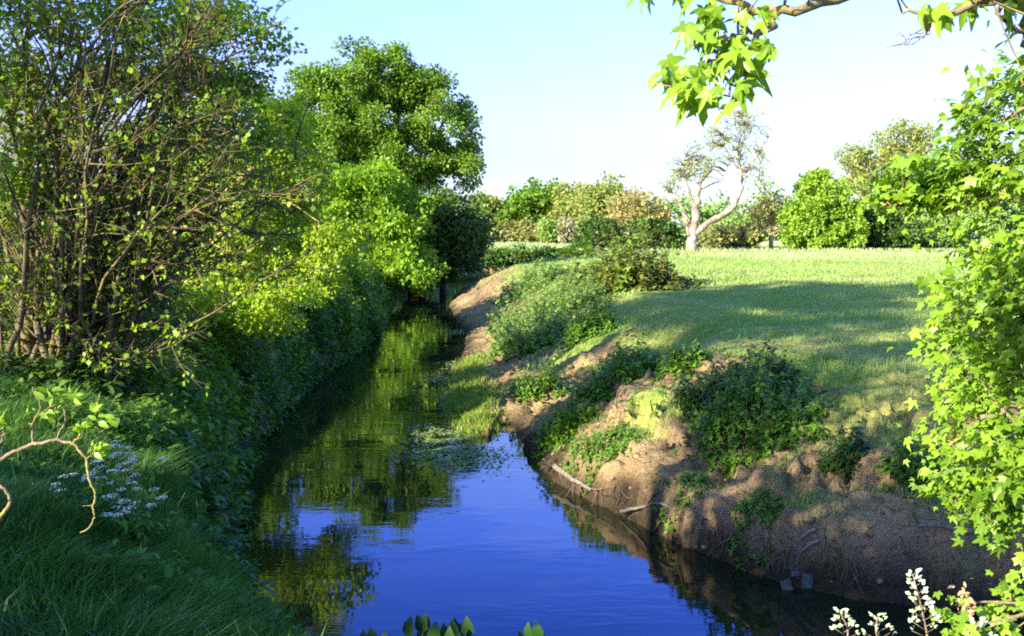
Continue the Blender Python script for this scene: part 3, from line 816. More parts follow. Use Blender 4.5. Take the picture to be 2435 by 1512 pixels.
    x, y, z = scatter(g, 5200, -1, 14, 8, 24, lambda x, y, z, s, d, i, l: ~l & ~i & (s > .4) & (z > .06))
    tw = []
    for a, b, c_ in zip(x, y, z):
        d = rv(g, 1)[0] * (1, 1, .15); l = g.uniform(.05, .25)
        p = np.array((a, b, c_ + .01)); tw.append(tube([p, p + d * l * .5 + (0, 0, .01), p + d * l], [.004, .004, .002], 3))
    tag(build('twig_litter', tw, M['drift']), kind='stuff')
    # clods of earth
    x, y, z = scatter(g, 16000, -4, 14, 8, 40, lambda x, y, z, s, d, i, l: ~l & ~i & (s > .35) & (vn(x * 1.4, y * 1.4, 79) + .5 * vn(x * 5, y * 5, 80) > .05) & (z > .03))
    n = len(x); ph = (1 + 5 ** .5) / 2
    ico = nrm(np.array([(-1, ph, 0), (1, ph, 0), (-1, -ph, 0), (1, -ph, 0), (0, -1, ph), (0, 1, ph), (0, -1, -ph), (0, 1, -ph), (ph, 0, -1), (ph, 0, 1), (-ph, 0, -1), (-ph, 0, 1)]))
    fc = np.array([(0, 11, 5), (0, 5, 1), (0, 1, 7), (0, 7, 10), (0, 10, 11), (1, 5, 9), (5, 11, 4), (11, 10, 2), (10, 7, 6), (7, 1, 8), (3, 9, 4), (3, 4, 2), (3, 2, 6), (3, 6, 8), (3, 8, 9), (4, 9, 5), (2, 4, 11), (6, 2, 10), (8, 6, 7), (9, 8, 1)])
    sz = .012 + .055 * g.uniform(0, 1, n) ** 8 + .025 * g.uniform(0, 1, n)
    V = np.stack((x, y, z), -1)[:, None] + ico[None] * g.uniform(.6, 1.35, (n, 12, 1)) * sz[:, None, None] * np.array((1.2, 1.2, .8))
    tag(build('soil_clods', [(V.reshape(-1, 3), [(fc[None] + (np.arange(n) * 12)[:, None, None]).reshape(-1, 3)])], M['clod'], None, False), kind='stuff')
    # floating weed
    c = np.array([G(u, v)[:2] for u, v in [(1040, 1045), (1000, 1035), (1090, 1040), (1060, 1060), (1100, 1085), (1020, 1080), (1150, 1090), (1080, 870), (1090, 790), (1060, 900)]])
    i = g.integers(0, len(c), 3000)
    x, y = c[i, 0] + g.normal(size=3000) * .34, c[i, 1] + g.normal(size=3000) * .55
    ins = inside(x, y, POLY) & (vn(x * 3, y * 3, 5) > -.15); x, y = x[ins], y[ins]; n = len(x)
    tag(build('floating_weed', [leaves('ovate', np.stack((x, y, np.full(n, .012) + g.uniform(0, .02, n)), -1), rv(g, n) * (1, 1, .12), np.array((0, 0, 1.)) + .12 * rv(g, n), .085 * g.uniform(.5, 1.3, n), 1.3)], M['weed']), kind='stuff')
grass()

def undergrowth():
    g = np.random.default_rng(19)
    x, y, z = scatter(g, 60000, -14, 1, 7.5, 40, lambda x, y, z, s, d, i, l: ((l & ~i & (d < 3.2)) | (l & i & (d < .15))) & (x > -.66 * y) & (y > 11.5))
    x2, y2, z2 = scatter(g, 30000, -24, 8, 38, 92, lambda x, y, z, s, d, i, l: ((l & ~i & (d < 3.5)) | (l & i & (d < .4))))
    x = np.concatenate((x, x2)); y = np.concatenate((y, y2)); z = np.maximum(np.concatenate((z, z2)), 0)
    k = vn(x * .9, y * .9, 91) + .4 * vn(x * 3, y * 3, 92) > -.22
    x, y, z = x[k], y[k], z[k]; n = len(x); m = 7
    hh = np.interp(y, [11, 16, 40, 90], [.35, .5, .6, .8]) * np.maximum(.15, 1 + 1.5 * vn(x * .8, y * .8, 93) + 1.3 * vn(x * .3, y * .3, 94)) * g.uniform(.3, 1.1, n)
    f = g.uniform(.1, 1, (n, m))
    P = np.stack((x[:, None] + g.normal(size=(n, m)) * .09 + .12 * f * hh[:, None], y[:, None] + g.normal(size=(n, m)) * .09, z[:, None] + f * hh[:, None]), -1).reshape(-1, 3)
    q = n * m
    a = rv(g, q) * (1, 1, .5) + (.2, -.1, -.25)
    sz = np.repeat(np.interp(y, [8, 25, 60, 90], [.085, .12, .2, .26]), m) * g.uniform(.6, 1.3, q)
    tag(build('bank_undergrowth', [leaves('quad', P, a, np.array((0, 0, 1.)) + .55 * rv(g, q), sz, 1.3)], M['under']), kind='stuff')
undergrowth()

# ------------------------------------------------------------------ driftwood and stones
def log(name, label, pts, r0, r1, mat='drift', forks=(), cat='driftwood'):
    def lay(pts):
        h = [hit(u, v) for u, v, _ in pts]
        n = len(h) - 1
        out = []
        for k, (p, (_, _, dz)) in enumerate(zip(h, pts)):
            e = h[0] + (h[-1] - h[0]) * k / n
            w = p * .35 + e * .65; w[2] = max(e[2], H(w[0], w[1])) * .6 + e[2] * .4 + dz
            out.append(w)
        return out
    Q = lay(pts)
    g = np.random.default_rng(int(pts[0][0]))
    T = thing(name, Q[0], label, cat, 'dead wood along the right water edge')
    P = spline(Q, 12); P[1:-1] += g.normal(size=(10, 3)) * r0 * .25
    build('stem', [tube(P, np.linspace(r0, r1, 12), 8)], M[mat], T, True)
    for f in forks:
        Q = lay(f)
        build('side_branch', [tube(spline(Q, 8), np.linspace(r1 * 1.3, r1 * .5, 8), 6)], M[mat], T, True)
log('fallen_log', 'straight bluish grey log lying at the foot of the creeping weed', [(1318, 1128, .1), (1360, 1150, .06), (1405, 1176, .03)], .055, .03)
log('forked_driftwood', 'pale forked driftwood branch on the dark water edge', [(1475, 1228, .06), (1520, 1218, .1), (1560, 1222, .1), (1610, 1236, .06)], .03, .015,
    forks=[[(1535, 1217, .1), (1555, 1205, .15), (1570, 1190, .12)]])
log('dead_stick', 'upper brown stick leaning against the clay slab', [(1935, 1292, .12), (1905, 1322, .12), (1878, 1345, .08)], .022, .012, 'palebark', cat='stick')
log('dead_stick', 'lower bent stick reaching from the slab to the stones', [(1945, 1325, .1), (1910, 1345, .12), (1880, 1370, .05)], .018, .01, 'palebark', cat='stick')
log('dead_stick', 'long thin curved stick on the soil below the sycamore leaves', [(2180, 1300, .05), (2250, 1296, .08), (2320, 1318, .04)], .02, .008, cat='stick')
log('dead_stick', 'pale bowed twig arching down near the white-leaved shoots', [(2135, 1310, .1), (2140, 1340, .14), (2160, 1360, .05)], .014, .007, cat='stick')

def roots():
    g = np.random.default_rng(33)
    T = thing('root_tangle', hit(1650, 1290), 'tangle of thin exposed roots hanging from the crumbling bank lip', 'roots')
    st = []; c0 = np.array(T.location)
    run = spline([hit(u, np.interp(u, [1300, 1500, 1750, 1900, 2150], [1120, 1200, 1290, 1340, 1370]) + g.uniform(-12, 12)) + (0, 0, .015) for u in range(1330, 2151, 40)], 90)
    run[:, 2] = np.maximum(run[:, 2], field(run[:, 0], run[:, 1])[0] + .01)
    st.append(tube(run, np.linspace(.010, .006, 90), 5))
    for k in range(70):
        p = run[g.integers(0, 90)]
        P = [p]; d = np.array((g.normal() * .6 - .2, -.5 + g.normal() * .3, -.5))
        for q in range(5):
            d = d + g.normal(size=3) * .45 + (0, 0, -.12); e = P[-1] + nrm(d[None])[0] * g.uniform(.05, .14)
            e[2] = max(e[2], H(e[0], e[1]) + .012); P.append(e)
        st.append(tube(spline(P, 9), np.linspace(g.uniform(.005, .012), .002, 9), 4))
    build('roots', st, M['rootbark'], T, True)
roots()

def slab(label, u, v, w, h, t, rot, seed):
    g = np.random.default_rng(seed)
    p = hit(u, v); k = np.linalg.norm(p - EYE) / F
    w, h = w * k, h * k
    V = []
    for z in (0, 1):
        for a, b in ((-1, -1), (1, -.85), (.9, 1), (-.8, .9)):
            V.append((a * w / 2 * (1 - .08 * z), (z - .5) * t, b * h / 2))
    V = np.array(V) + g.normal(size=(8, 3)) * .012
    c, s = math.cos(rot), math.sin(rot)
    V = np.stack((V[:, 0] * c - V[:, 2] * s, V[:, 1] + V[:, 2] * .5, V[:, 0] * s + V[:, 2] * c), -1) + p + (0, 0, h * .15)
    o = build('stone_slab', [(V, [np.array([(0, 1, 2, 3), (7, 6, 5, 4), (0, 4, 5, 1), (1, 5, 6, 2), (2, 6, 7, 3), (3, 7, 4, 0)])])], M['stone'])
    md = o.modifiers.new('bevel', 'BEVEL'); md.width = .01; md.segments = 2
    tag(o, label, 'stone', 'broken stone slabs at the water edge')
slab('upright rectangular grey slab, rightmost stone at the water edge', 1920, 1395, 27, 38, .06, -.12, 1)
slab('tilted grey slab low by the water, left of the upright slab', 1872, 1402, 28, 26, .05, .35, 2)
slab('smallest stone chip lying above the other slabs', 1890, 1375, 26, 12, .04, .1, 3)

# ------------------------------------------------------------------ far trees and hedges across the meadow
FT = 'trees and bushes along the far side of the meadow'
def far(name, label, d, bu, lob, mat, nclump, nleaf, spread=.9, size=.42, seed=0, bark='bark', rd=2.5, trunk_h=.5, tr=.25, cat='tree', lo=.3, twig=.03, wid=1.3):
    b = base(bu, 600, d)
    top = U(bu, min(r[1] for r in lob), d)
    h = top[2] - b[2]
    g = np.random.default_rng(seed + 7)
    tp = [b + np.array((g.normal() * .04 * h * f, 0, h * trunk_h * f)) for f in (0, .33, .66, 1)]
    return tree(name, label, cat, seed, tp, np.linspace(tr, tr * .6, 4), lobs(d, rd, *lob), nclump, nleaf, spread, size, M[mat], M[bark], FT, twig=twig, lo=lo, wid=wid)
far('round_tree', 'dark rounded green tree highest on the left of the far treeline', 150, 1270, [(1290, 475, 48, 50), (1240, 500, 45, 45), (1210, 520, 40, 40), (1330, 500, 22, 40)], 'oak', 120, 90, 1.6, .6, 21, rd=4)
far('far_tree', 'small yellowish tree peeping beside the dark oak edge', 150, 1160, [(1155, 500, 28, 38), (1165, 540, 35, 30)], 'olive', 50, 80, 1.4, .6, 22, rd=3)
far('field_hedge', 'dull brown-green rounded hedge bush along the distant pale field', 145, 1210, [(1180, 555, 45, 22), (1235, 553, 50, 24), (1290, 556, 35, 20)], 'greyhedge', 90, 90, 1.1, .5, 23, rd=2.5, trunk_h=.3, cat='bush')
far('hazy_tree', 'hazy pale olive tree between the round tree and the ochre tree', 140, 1370, [(1365, 470, 40, 40), (1385, 510, 45, 45), (1345, 520, 30, 30), (1310, 550, 30, 30)], 'olive', 100, 70, 1.3, .5, 24, rd=3)
far('blossom_bush', 'creamy white flowering bush at the end of the distant field', 135, 1345, [(1348, 548, 24, 28), (1375, 555, 25, 22)], 'pale', 60, 90, .8, .4, 25, rd=2, trunk_h=.3, cat='bush')
far('field_sapling', 'thin green sapling standing alone in the distant field', 120, 1303, [(1303, 545, 16, 24)], 'far', 25, 60, .6, .35, 26, rd=.8, tr=.08)
far('ochre_tree', 'ochre and orange flushed tree beside the bare brown trunk', 112, 1440, [(1440, 460, 45, 42), (1420, 510, 45, 40), (1470, 500, 35, 50), (1395, 480, 30, 30)], 'olive', 130, 50, 1.0, .4, 27, rd=2.5, bark='palebark')
far('russet_tree', 'sparse russet tree with a pale upright trunk left of the dead tree', 106, 1492, [(1495, 490, 45, 45), (1470, 530, 40, 35), (1540, 500, 40, 35), (1560, 540, 40, 30)], 'russet', 110, 32, .9, .36, 28, bark='palebark', tr=.35, trunk_h=.7)
far('hawthorn_bush', 'dark bush with a round top left of the russet trunk', 98, 1425, [(1425, 555, 48, 36), (1400, 580, 40, 22), (1455, 575, 30, 25)], 'dark', 110, 110, .75, .36, 29, rd=2.2, trunk_h=.3, cat='bush')
far('hawthorn_bush', 'dark bush between the russet trunk and the dead tree', 98, 1560, [(1560, 560, 50, 30), (1530, 555, 30, 30), (1595, 575, 25, 20)], 'dark', 100, 110, .7, .36, 30, rd=2, trunk_h=.3, cat='bush')
far('hawthorn_bush', 'brownish dark low bush right of the dead tree', 100, 1740, [(1720, 565, 45, 28), (1770, 562, 45, 30), (1690, 575, 25, 20)], 'greyhedge', 110, 100, .7, .36, 31, rd=2, trunk_h=.3, cat='bush')
far('bare_tree', 'reddish half-bare tree with pale forked trunk left of the bright green bush', 100, 1832, [(1830, 490, 38, 40), (1800, 510, 25, 30), (1845, 530, 25, 30)], 'russet', 70, 22, .7, .33, 32, bark='palebark', tr=.28, trunk_h=.6)
far('bright_bush', 'big bright green rounded bush touching the meadow', 96, 1950, [(1955, 480, 65, 60), (1910, 530, 50, 55), (2010, 520, 50, 60), (1960, 560, 95, 32), (1940, 440, 35, 30)], 'farbright', 260, 120, .8, .36, 33, rd=3, trunk_h=.4)
far('tall_willow', 'tall thin-crowned olive tree rising above the bright green bush', 112, 2110, [(2130, 330, 65, 45), (2080, 380, 60, 50), (2160, 380, 60, 50), (2050, 430, 50, 40), (2120, 450, 90, 50), (2190, 330, 30, 30), (2020, 370, 25, 25)], 'olive', 260, 34, .9, .36, 34, rd=3.5, bark='palebark', tr=.45, trunk_h=.6)
far('yew_bush', 'very dark bush just right of the bright green bush', 98, 2110, [(2100, 550, 55, 36), (2150, 560, 60, 28), (2080, 520, 35, 30)], 'dark', 140, 110, .8, .36, 35, rd=2.5, trunk_h=.3, cat='bush')
far('hedge_bush', 'olive dark bush behind the right-hand sycamore leaves', 100, 2260, [(2240, 545, 60, 40), (2320, 550, 70, 40), (2400, 545, 60, 45), (2200, 570, 30, 20)], 'far', 170, 100, .9, .38, 36, rd=2.5, trunk_h=.3, cat='bush')
far('scrub_tree', 'low brownish tree behind the very dark bush', 108, 2210, [(2190, 480, 60, 45), (2260, 490, 60, 45), (2340, 480, 60, 50), (2420, 470, 50, 50)], 'olive', 170, 70, 1.0, .4, 37, rd=3)
far('ditch_bush', 'dark low bushes along the ditch where the river turns', 86, 1180, [(1150, 616, 50, 14), (1220, 611, 60, 8), (1290, 604, 30, 10), (1110, 628, 40, 22)], 'dark', 110, 90, .6, .3, 38, rd=1.5, trunk_h=.3, cat='bush')
def backwood():
    g = np.random.default_rng(50)
    lb = []
    for u in range(1100, 2700, 38):
        d = 165 + g.uniform(-6, 10)
        t = np.interp(u, [1100, 1350, 1500, 1850, 2000, 2500], [505, 478, 468, 440, 430, 425]) + g.uniform(-14, 14)
        lb.append(L(u, (t + 590) / 2, 42, (590 - t) / 2, d, 4))
    for u in range(-1200, 760, 60):
        t = 480 + g.uniform(-30, 20); lb.append(L(u, (t + 585) / 2, 50, (585 - t) / 2, 185, 5))
    cs = sample_lobes(g, lb, 800, .3)
    tag(build('distant_wood', [crown(g, cs, 60, 2.0, .75)], M['far']), kind='stuff')
backwood()

def pollard():
    g = np.random.default_rng(60); d = 93
    b = base(1648, 597, d)
    T = thing('pollard_tree', b, 'old dead-topped pollard tree with thick pale trunk and one long curving limb', 'tree', FT)
    def limb(pts, r0, r1, n=12, jit=.11):
        P = spline([U(*p, d) if len(p) == 2 else U(*p) for p in pts], n); P[1:-1] += g.normal(size=(n - 2, 3)) * jit
        return P, np.linspace(r0, r1, n) * .58 * g.uniform(.82, 1.18, n)
    main = [limb([(1648, 600), (1645, 570), (1648, 540), (1655, 500), (1655, 470)], 1.05, .55),
            limb([(1655, 480), (1660, 445), (1672, 420), (1690, 405)], .5, .32, 8),
            limb([(1650, 555), (1690, 525), (1735, 500), (1755, 470), (1765, 430), (1755, 390), (1760, 340)], .62, .2, 16, .08),
            limb([(1640, 540), (1625, 500), (1610, 480), (1590, 460)], .32, .14, 10),
            limb([(1640, 560), (1628, 530), (1625, 505)], .35, .2, 8),
            limb([(1652, 490), (1635, 450), (1625, 410), (1630, 370)], .28, .1, 10),
            limb([(1735, 500), (1770, 480), (1800, 465), (1830, 450)], .2, .07, 10),
            limb([(1660, 450), (1690, 440), (1720, 420), (1735, 380)], .2, .07, 10),
            limb([(1755, 400), (1735, 370), (1720, 330), (1728, 290)], .18, .05, 10),
            limb([(1760, 420), (1790, 390), (1810, 350), (1835, 310)], .18, .05, 10),
            limb([(1757, 380), (1770, 330), (1765, 280), (1780, 250)], .18, .04, 10)]
    P0 = main[0][0]; main[0] = (P0, main[0][1] * np.concatenate(([1.35, 1.12], np.ones(len(P0) - 2))))
    tp = np.concatenate([m[0][len(m[0]) // 2:] for m in main[2:]])
    lob = lobs(d, 2.5, (1760, 330, 65, 70), (1700, 340, 60, 60), (1800, 390, 45, 55), (1625, 410, 50, 45), (1660, 390, 40, 40), (1600, 440, 30, 25), (1770, 280, 35, 35))
    cs = sample_lobes(g, lob, 230, .1)
    tw = []
    for c in cs:
        j = np.argmin(np.linalg.norm(tp - c, axis=1) + .3 * np.maximum(0, tp[:, 2] - c[2])); p = tp[j]
        P = spline([p, p * .5 + c * .5 + g.normal(size=3) * .25 + (0, 0, .2), c], 6); tw.append((P, np.linspace(.05, .016, 6)))
        for _ in range(2):
            e = c + g.normal(size=3) * .7 + (0, 0, .3); tw.append((np.array([P[4], (P[4] + e) / 2 + g.normal(size=3) * .1, e]), np.array((.016, .012, .008))))
    build('trunk', wood(main, 9), M['palebark'], T, True)
    build('twigs', wood(tw, 4), M['twig'], T, True)
    k = cs[g.uniform(size=len(cs)) < .75]
    build('crown', [crown(g, k, 13, .65, .22)], M['pollard'], T)
pollard()

# ------------------------------------------------------------------ sycamore reaching in from the right, close to the camera
def sycamore():
    g = np.random.default_rng(70)
    T = thing('sycamore_tree', (5.6, 3.2, H(5.6, 3.2)), 'near sycamore reaching in from the right with big bright lobed leaves', 'tree')
    root = np.array(T.location)
    W_ = []; allp = []
    trunk = spline([root - (0, 0, .1), root + (.1, .1, 1.2), root + (0, .2, 2.6), root + (-.1, .3, 4.2), root + (0, .3, 6)], 14)
    W_.append(tube(trunk, np.linspace(.2, .08, 14), 9))
    def bough(pts, r0, r1, src=None, n=14, jit=.012):
        Q = [U(*p) for p in pts]
        if src is not None: Q = [src] + Q
        P = spline(Q, n); P[1:-1] += g.normal(size=(n - 2, 3)) * jit
        W_.append(tube(P, np.linspace(r0, r1, n), 7)); allp.append(P); return P
    tk = lambda h: root + np.array((0, .25, h))
    # top bough with the hanging spray
    bough([(2500, -160, 3.5), (2150, -50, 3.4), (1990, -6, 3.35), (1900, 20, 3.3), (1840, 28, 3.3), (1780, 18, 3.3), (1720, -8, 3.3), (1600, -40, 3.3)], .026, .010, tk(4.6), 22, .006)
    bough([(1848, 26, 3.3), (1822, 66, 3.28), (1804, 99, 3.26), (1815, 137, 3.26), (1796, 168, 3.25)], .017, .006)
    bough([(1822, 66, 3.28), (1780, 78, 3.25), (1740, 80, 3.22)], .008, .004)
    bough([(1800, 165, 3.25), (1760, 190, 3.25), (1725, 212, 3.2), (1700, 225, 3.2), (1640, 235, 3.2), (1560, 200, 3.2)], .007, .003)
    bough([(1740, 80, 3.22), (1700, 130, 3.2), (1680, 180, 3.2)], .005, .003)
    # top right boughs
    bough([(2520, -60, 3.0), (2420, -8, 3.0), (2360, 4, 3.0), (2290, 18, 3.0), (2230, 42, 3.0), (2190, 48, 3.0), (2145, 32, 3.0)], .020, .006, tk(4.3), 18)
    bough([(2434, 110, 3.2), (2436, 60, 3.2), (2430, -20, 3.2)], .014, .012, None, 8)
    bough([(2434, 75, 3.2), (2400, 55, 3.2), (2380, 25, 3.2), (2365, 22, 3.2)], .010, .005)
    for a in range(5):
        bough([(2210, 60, 3.0), (2175 - 8 * a, 90 + 4 * a, 3.0), (2140 - 14 * a, 60 + 18 * a, 3.0)], .0025, .001, None, 6)
    # main right-hand boughs
    ends = []
    for pts, r in (([(2600, 380, 5.2), (2434, 430, 5.4), (2330, 478, 5.5), (2250, 492, 5.5), (2190, 498, 5.5), (2110, 480, 5.5)], .03),
                   ([(2600, 160, 5.2), (2434, 260, 5.4), (2370, 300, 5.5), (2320, 260, 5.6)], .03), ([(2600, 330, 5.2), (2434, 370, 5.4), (2330, 400, 5.5), (2230, 410, 5.6)], .02),
                   ([(2600, 560, 5.2), (2480, 620, 5.3), (2400, 640, 5.4), (2330, 610, 5.5)], .025), ([(2600, 700, 5.2), (2450, 740, 5.3), (2350, 720, 5.4), (2260, 740, 5.5)], .025),
                   ([(2600, 860, 5.1), (2450, 900, 5.2), (2330, 880, 5.4), (2240, 900, 5.5)], .025), ([(2620, 940, 5.0), (2434, 960, 5.0), (2370, 985, 5.0), (2300, 1010, 5.1), (2240, 1080, 5.2)], .028),
                   ([(2620, 1080, 5.0), (2450, 1120, 5.0), (2340, 1150, 5.1), (2270, 1190, 5.2)], .025)):
        P = bough(pts, r, .007, tk(max(.6, 4.5 - (pts[0][1]) * 5.2 / F)), 16, .02); ends.append(P[5:])
    E = np.concatenate(ends)
    build('trunk', W_, M['lichenbark'], T, True)
    # leaves of the hanging spray (large in the picture)
    P, A, Nn, S = [], [], [], []
    def spray(u, v, n, su, sv, d, size, down=.8):
        for _ in range(n):
            p = U(u + g.normal() * su, v + g.normal() * sv, d + g.normal() * .10)
            P.append(p); A.append(np.array((g.normal() * .6 - .25, g.normal() * .4 - .2, -down + g.normal() * .35)))
            Nn.append(np.array((g.normal() * .5 - .5, g.normal() * .5 - .6, .6 + g.normal() * .3))); S.append(size * g.uniform(.6, 1.2))
    for u, v, n in ((1700, 40, 9), (1680, 95, 10), (1740, 130, 10), (1770, 165, 7), (1700, 165, 9), (1580, 185, 7), (1630, 200, 8), (1660, 245, 6), (1735, 240, 4), (1825, 95, 3), (1790, 60, 5), (1555, -10, 4), (1640, -15, 4)):
        spray(u, v - 18, int(n * 1.35), 21, 19, 3.25, .08)
    for u, v, n in ((2235, 30, 4), (2300, 0, 5), (2190, 10, 2), (2420, 20, 3)):
        spray(u, v, n, 14, 10, 3.0, .085)
    nsp = len(P)
    lob = [L(*r) for r in [(2200, 430, 95, 55, 5.5, .3), (2140, 455, 45, 35, 5.5, .2), (2180, 405, 85, 45, 5.5, .35), (2260, 445, 85, 45, 5.5, .35), (2130, 470, 45, 25, 5.5, .25), (2230, 470, 60, 30, 5.5, .3), (2330, 260, 60, 50, 5.6, .3), (2400, 190, 50, 60, 5.6, .3), (2350, 330, 85, 60, 5.5, .3), (2420, 400, 60, 70, 5.4, .3),
                           (2320, 380, 70, 45, 5.5, .3), (2360, 620, 65, 50, 5.4, .4), (2425, 580, 45, 45, 5.4, .3), (2330, 720, 75, 65, 5.4, .4), (2400, 720, 70, 110, 5.3, .4), (2300, 830, 80, 70, 5.4, .4), (2390, 860, 80, 90, 5.3, .4),
                           (2300, 920, 70, 45, 5.4, .35), (2390, 1000, 70, 70, 5.1, .4), (2320, 1060, 85, 80, 5.1, .4), (2300, 1160, 70, 70, 5.1, .35), (2390, 1150, 80, 90, 5.0, .4), (2360, 1220, 60, 30, 5.1, .3),
                           (2560, 600, 90, 350, 5.2, .6), (2560, 1000, 90, 250, 5.0, .6), (2245, 560, 14, 14, 5.3, .1)]]
    cs = sample_lobes(g, lob, 680, .15)
    # the same foliage goes on along every bough toward the trunk
    AP = np.concatenate(allp); AP = AP[g.integers(0, len(AP), 1500)] + g.normal(size=(1500, 3)) * (.16, .2, .15)
    dq = AP - EYE; fw = dq @ np.array((0, CP, -SP)); pu = CU + F * dq[:, 0] / fw; pv = CV - F * (dq @ np.array((0, SP, CP))) / fw
    AP = AP[(pu > 2500) | (pv < -150)][:520]
    cs = np.concatenate((cs, AP)); E = np.concatenate([E] + allp)
    tw = []
    for c in cs:
        j = np.argmin(np.linalg.norm(E - c, axis=1)); p = E[j]
        tw.append(tube(spline([p, (p + c) / 2 + g.normal(size=3) * .03, c], 5), np.linspace(.004, .0018, 5), 3))
    for c in cs:
        for _ in range(11):
            P.append(c + g.normal(size=3) * (.085, .10, .055)); A.append(np.array((g.normal() * .7 - .6, g.normal() * .6 - .3, -.55 + g.normal() * .3)))
            Nn.append(np.array((g.normal() * .5 - .3, g.normal() * .5 - .12, .85))); S.append(.052 * g.uniform(.45, 1.35))
    build('twigs', tw, M['lichenbark'], T, True)
    P, A, Nn, S = map(np.array, (P, A, Nn, S)); ev = np.arange(len(P)) % 2 == 0; k = np.where((np.arange(len(P)) < nsp) | ev)[0]; q = np.where((np.arange(len(P)) >= nsp) & ~ev)[0]
    build('leaves', [leaves('syc', P[k], A[k], Nn[k], S[k], g.uniform(.55, 1.0, len(k))), leaves('maple', P[q], A[q], Nn[q], S[q], g.uniform(.6, 1.05, len(q)))], M['maple'], T)
sycamore()

def sapling():
    g = np.random.default_rng(71)
    b = np.array((3.2, 3.4, H(3.2, 3.4)))
    T = thing('maple_sapling', b, 'small maple sapling with bright leaves and a dry tip in the bottom right corner', 'shrub')
    W_ = []; P, A, Nn, S = [], [], [], []
    hub = U(2500, 1440, 4.2)
    W_.append(tube(spline([b, b * .5 + hub * .5 + (.15, 0, 0), hub], 8), np.linspace(.02, .012, 8), 6))
    for tip, n in (((2330, 1500, 4.2), 9), ((2400, 1400, 4.3), 22), ((2290, 1440, 4.2), 6), ((2270, 1500, 4.1), 14), ((2434, 1350, 4.3), 18), ((2380, 1455, 4.25), 10), ((2420, 1490, 4.2), 8)):
        t = U(*tip)
        Q = spline([hub, (hub + t) / 2 + g.normal(size=3) * .03, t], 8); W_.append(tube(Q, np.linspace(.009, .003, 8), 5))
        for _ in range(n):
            P.append(t + g.normal(size=3) * (.055, .07, .045)); A.append(np.array((g.normal() * .7 - .3, g.normal() * .5 - .2, -.4 + g.normal() * .3)))
            Nn.append(np.array((g.normal() * .3 - .5, g.normal() * .3 - .4, .8))); S.append(.048 * g.uniform(.6, 1.25))
    build('stems', W_, M['lichenbark'], T, True)
    build('leaves', [leaves('maple', np.array(P), np.array(A), np.array(Nn), np.array(S), .95)], M['maple'], T)
    dt = U(2293, 1445, 4.2); m = 70
    build('withered_leaves', [leaves('ovate', dt + g.normal(size=(m, 3)) * (.018, .02, .05), rv(g, m) + (0, 0, -.6), rv(g, m), .04 * g.uniform(.5, 1.2, m), .8)], M['russet_dry'], T)
M['russet_dry'] = leafmat('withered_leaf', (.30, .17, .09), (.42, .28, .17), .2, nscale=4)
sapling()

# silver-leaved shoots at the bottom right
def shoot(label, u0, u1, v1, d, seed, n):
    g = np.random.default_rng(seed)
    t = U(u1, v1, d); b = U(u0, 1560, d); b = np.array((b[0], b[1] - .1, H(b[0], b[1] - .1)))
    T = thing('silver_shoot', b, label, 'plant', 'silvery young shoots in the bottom right')
    q = U(u0, 1540, d)
    P = spline([b, (b + q) / 2 + (0.02, 0, 0), q, (q + t) / 2 + (g.normal() * .01, 0, 0), t], 24)
    W_ = [tube(P, np.linspace(.008, .0025, 24), 5)]
    LP, LA, LN, LS = [], [], [], []
    sc = np.linalg.norm(t - q)
    for i in range(n):
        f = 1 - (i / n) * .9; p = q + (t - q) * f + g.normal(size=3) * .002
        a = i * 2.4
        dr = np.array((math.cos(a), .5 * math.sin(a), .45 + .3 * f))
        tw = p + nrm(dr[None])[0] * (.012 + (1 - f) * .07)
        W_.append(tube([p, tw], [.002, .0012], 3))
        for _ in range(3):
            LP.append(tw + g.normal(size=3) * .006); LA.append(dr + .7 * rv(g, 1)[0]); LN.append(np.array((-.7, -.6, .3)) + .6 * rv(g, 1)[0]); LS.append(.023 * g.uniform(.7, 1.2))
    build('stem', W_, M['lichenbark'], T, True)
    build('leaves', [leaves('ovate', np.array(LP), np.array(LA), np.array(LN), np.array(LS), 1.25)], M['silver'], T)
shoot('tallest silvery shoot with white downy leaves near the bottom right corner', 2208, 2170, 1365, 4.0, 81, 26)
shoot('leftmost silvery shoot, short and single-tipped', 2015, 1996, 1452, 4.0, 82, 12)
shoot('short branched silvery shoot left of the tallest shoot', 2095, 2085, 1468, 4.0, 83, 10)
shoot('tiny pale bud shoot between the tallest shoot and the sapling', 2320, 2326, 1478, 4.0, 84, 6)

# leafy weeds poking up at the bottom edge
def weedtop(label, us, d, seed):
    g = np.random.default_rng(seed)
    b = U(us[0][0], 1600, d); b = np.array((b[0], b[1], H(b[0], b[1])))
    T = thing('broadleaf_weed', b, label, 'plant', 'broad-leaved weeds peeking over the bottom edge')
    LP, LA, LN, LS, W_ = [], [], [], [], []
    for u, v in us:
        t = U(u, v, d + g.normal() * .05)
        ax = np.array((g.normal() * .18, -.1, 1.0)); ln = g.uniform(.09, .13)
        p = t - nrm(ax[None])[0] * ln
        LP.append(p); LA.append(ax); LN.append(np.array((g.normal() * .6, -1, .25))); LS.append(ln)
        W_.append(tube(spline([b + g.normal(size=3) * (.02, .02, 0), (b + p) / 2, p], 6), np.linspace(.006, .003, 6), 4))
        for _ in range(2):
            LP.append(p - (0, 0, .05)); LA.append(np.array((g.normal(), g.normal() * .6, .4))); LN.append(np.array((g.normal() * .4, -.6, .8))); LS.append(ln * .8)
    build('stems', W_, M['stem'], T)
    build('leaves', [leaves('ovate', np.array(LP), np.array(LA), np.array(LN), np.array(LS), 1.2)], M['weedleaf'], T)
weedtop('broad-leaved weed with the widest leaf fan at the bottom centre', [(975, 1466), (992, 1462), (1008, 1458), (1018, 1465), (1035, 1478), (1055, 1482), (1075, 1474), (1085, 1470), (1100, 1476), (1108, 1466), (1065, 1490), (1045, 1495)], 4.6, 91)
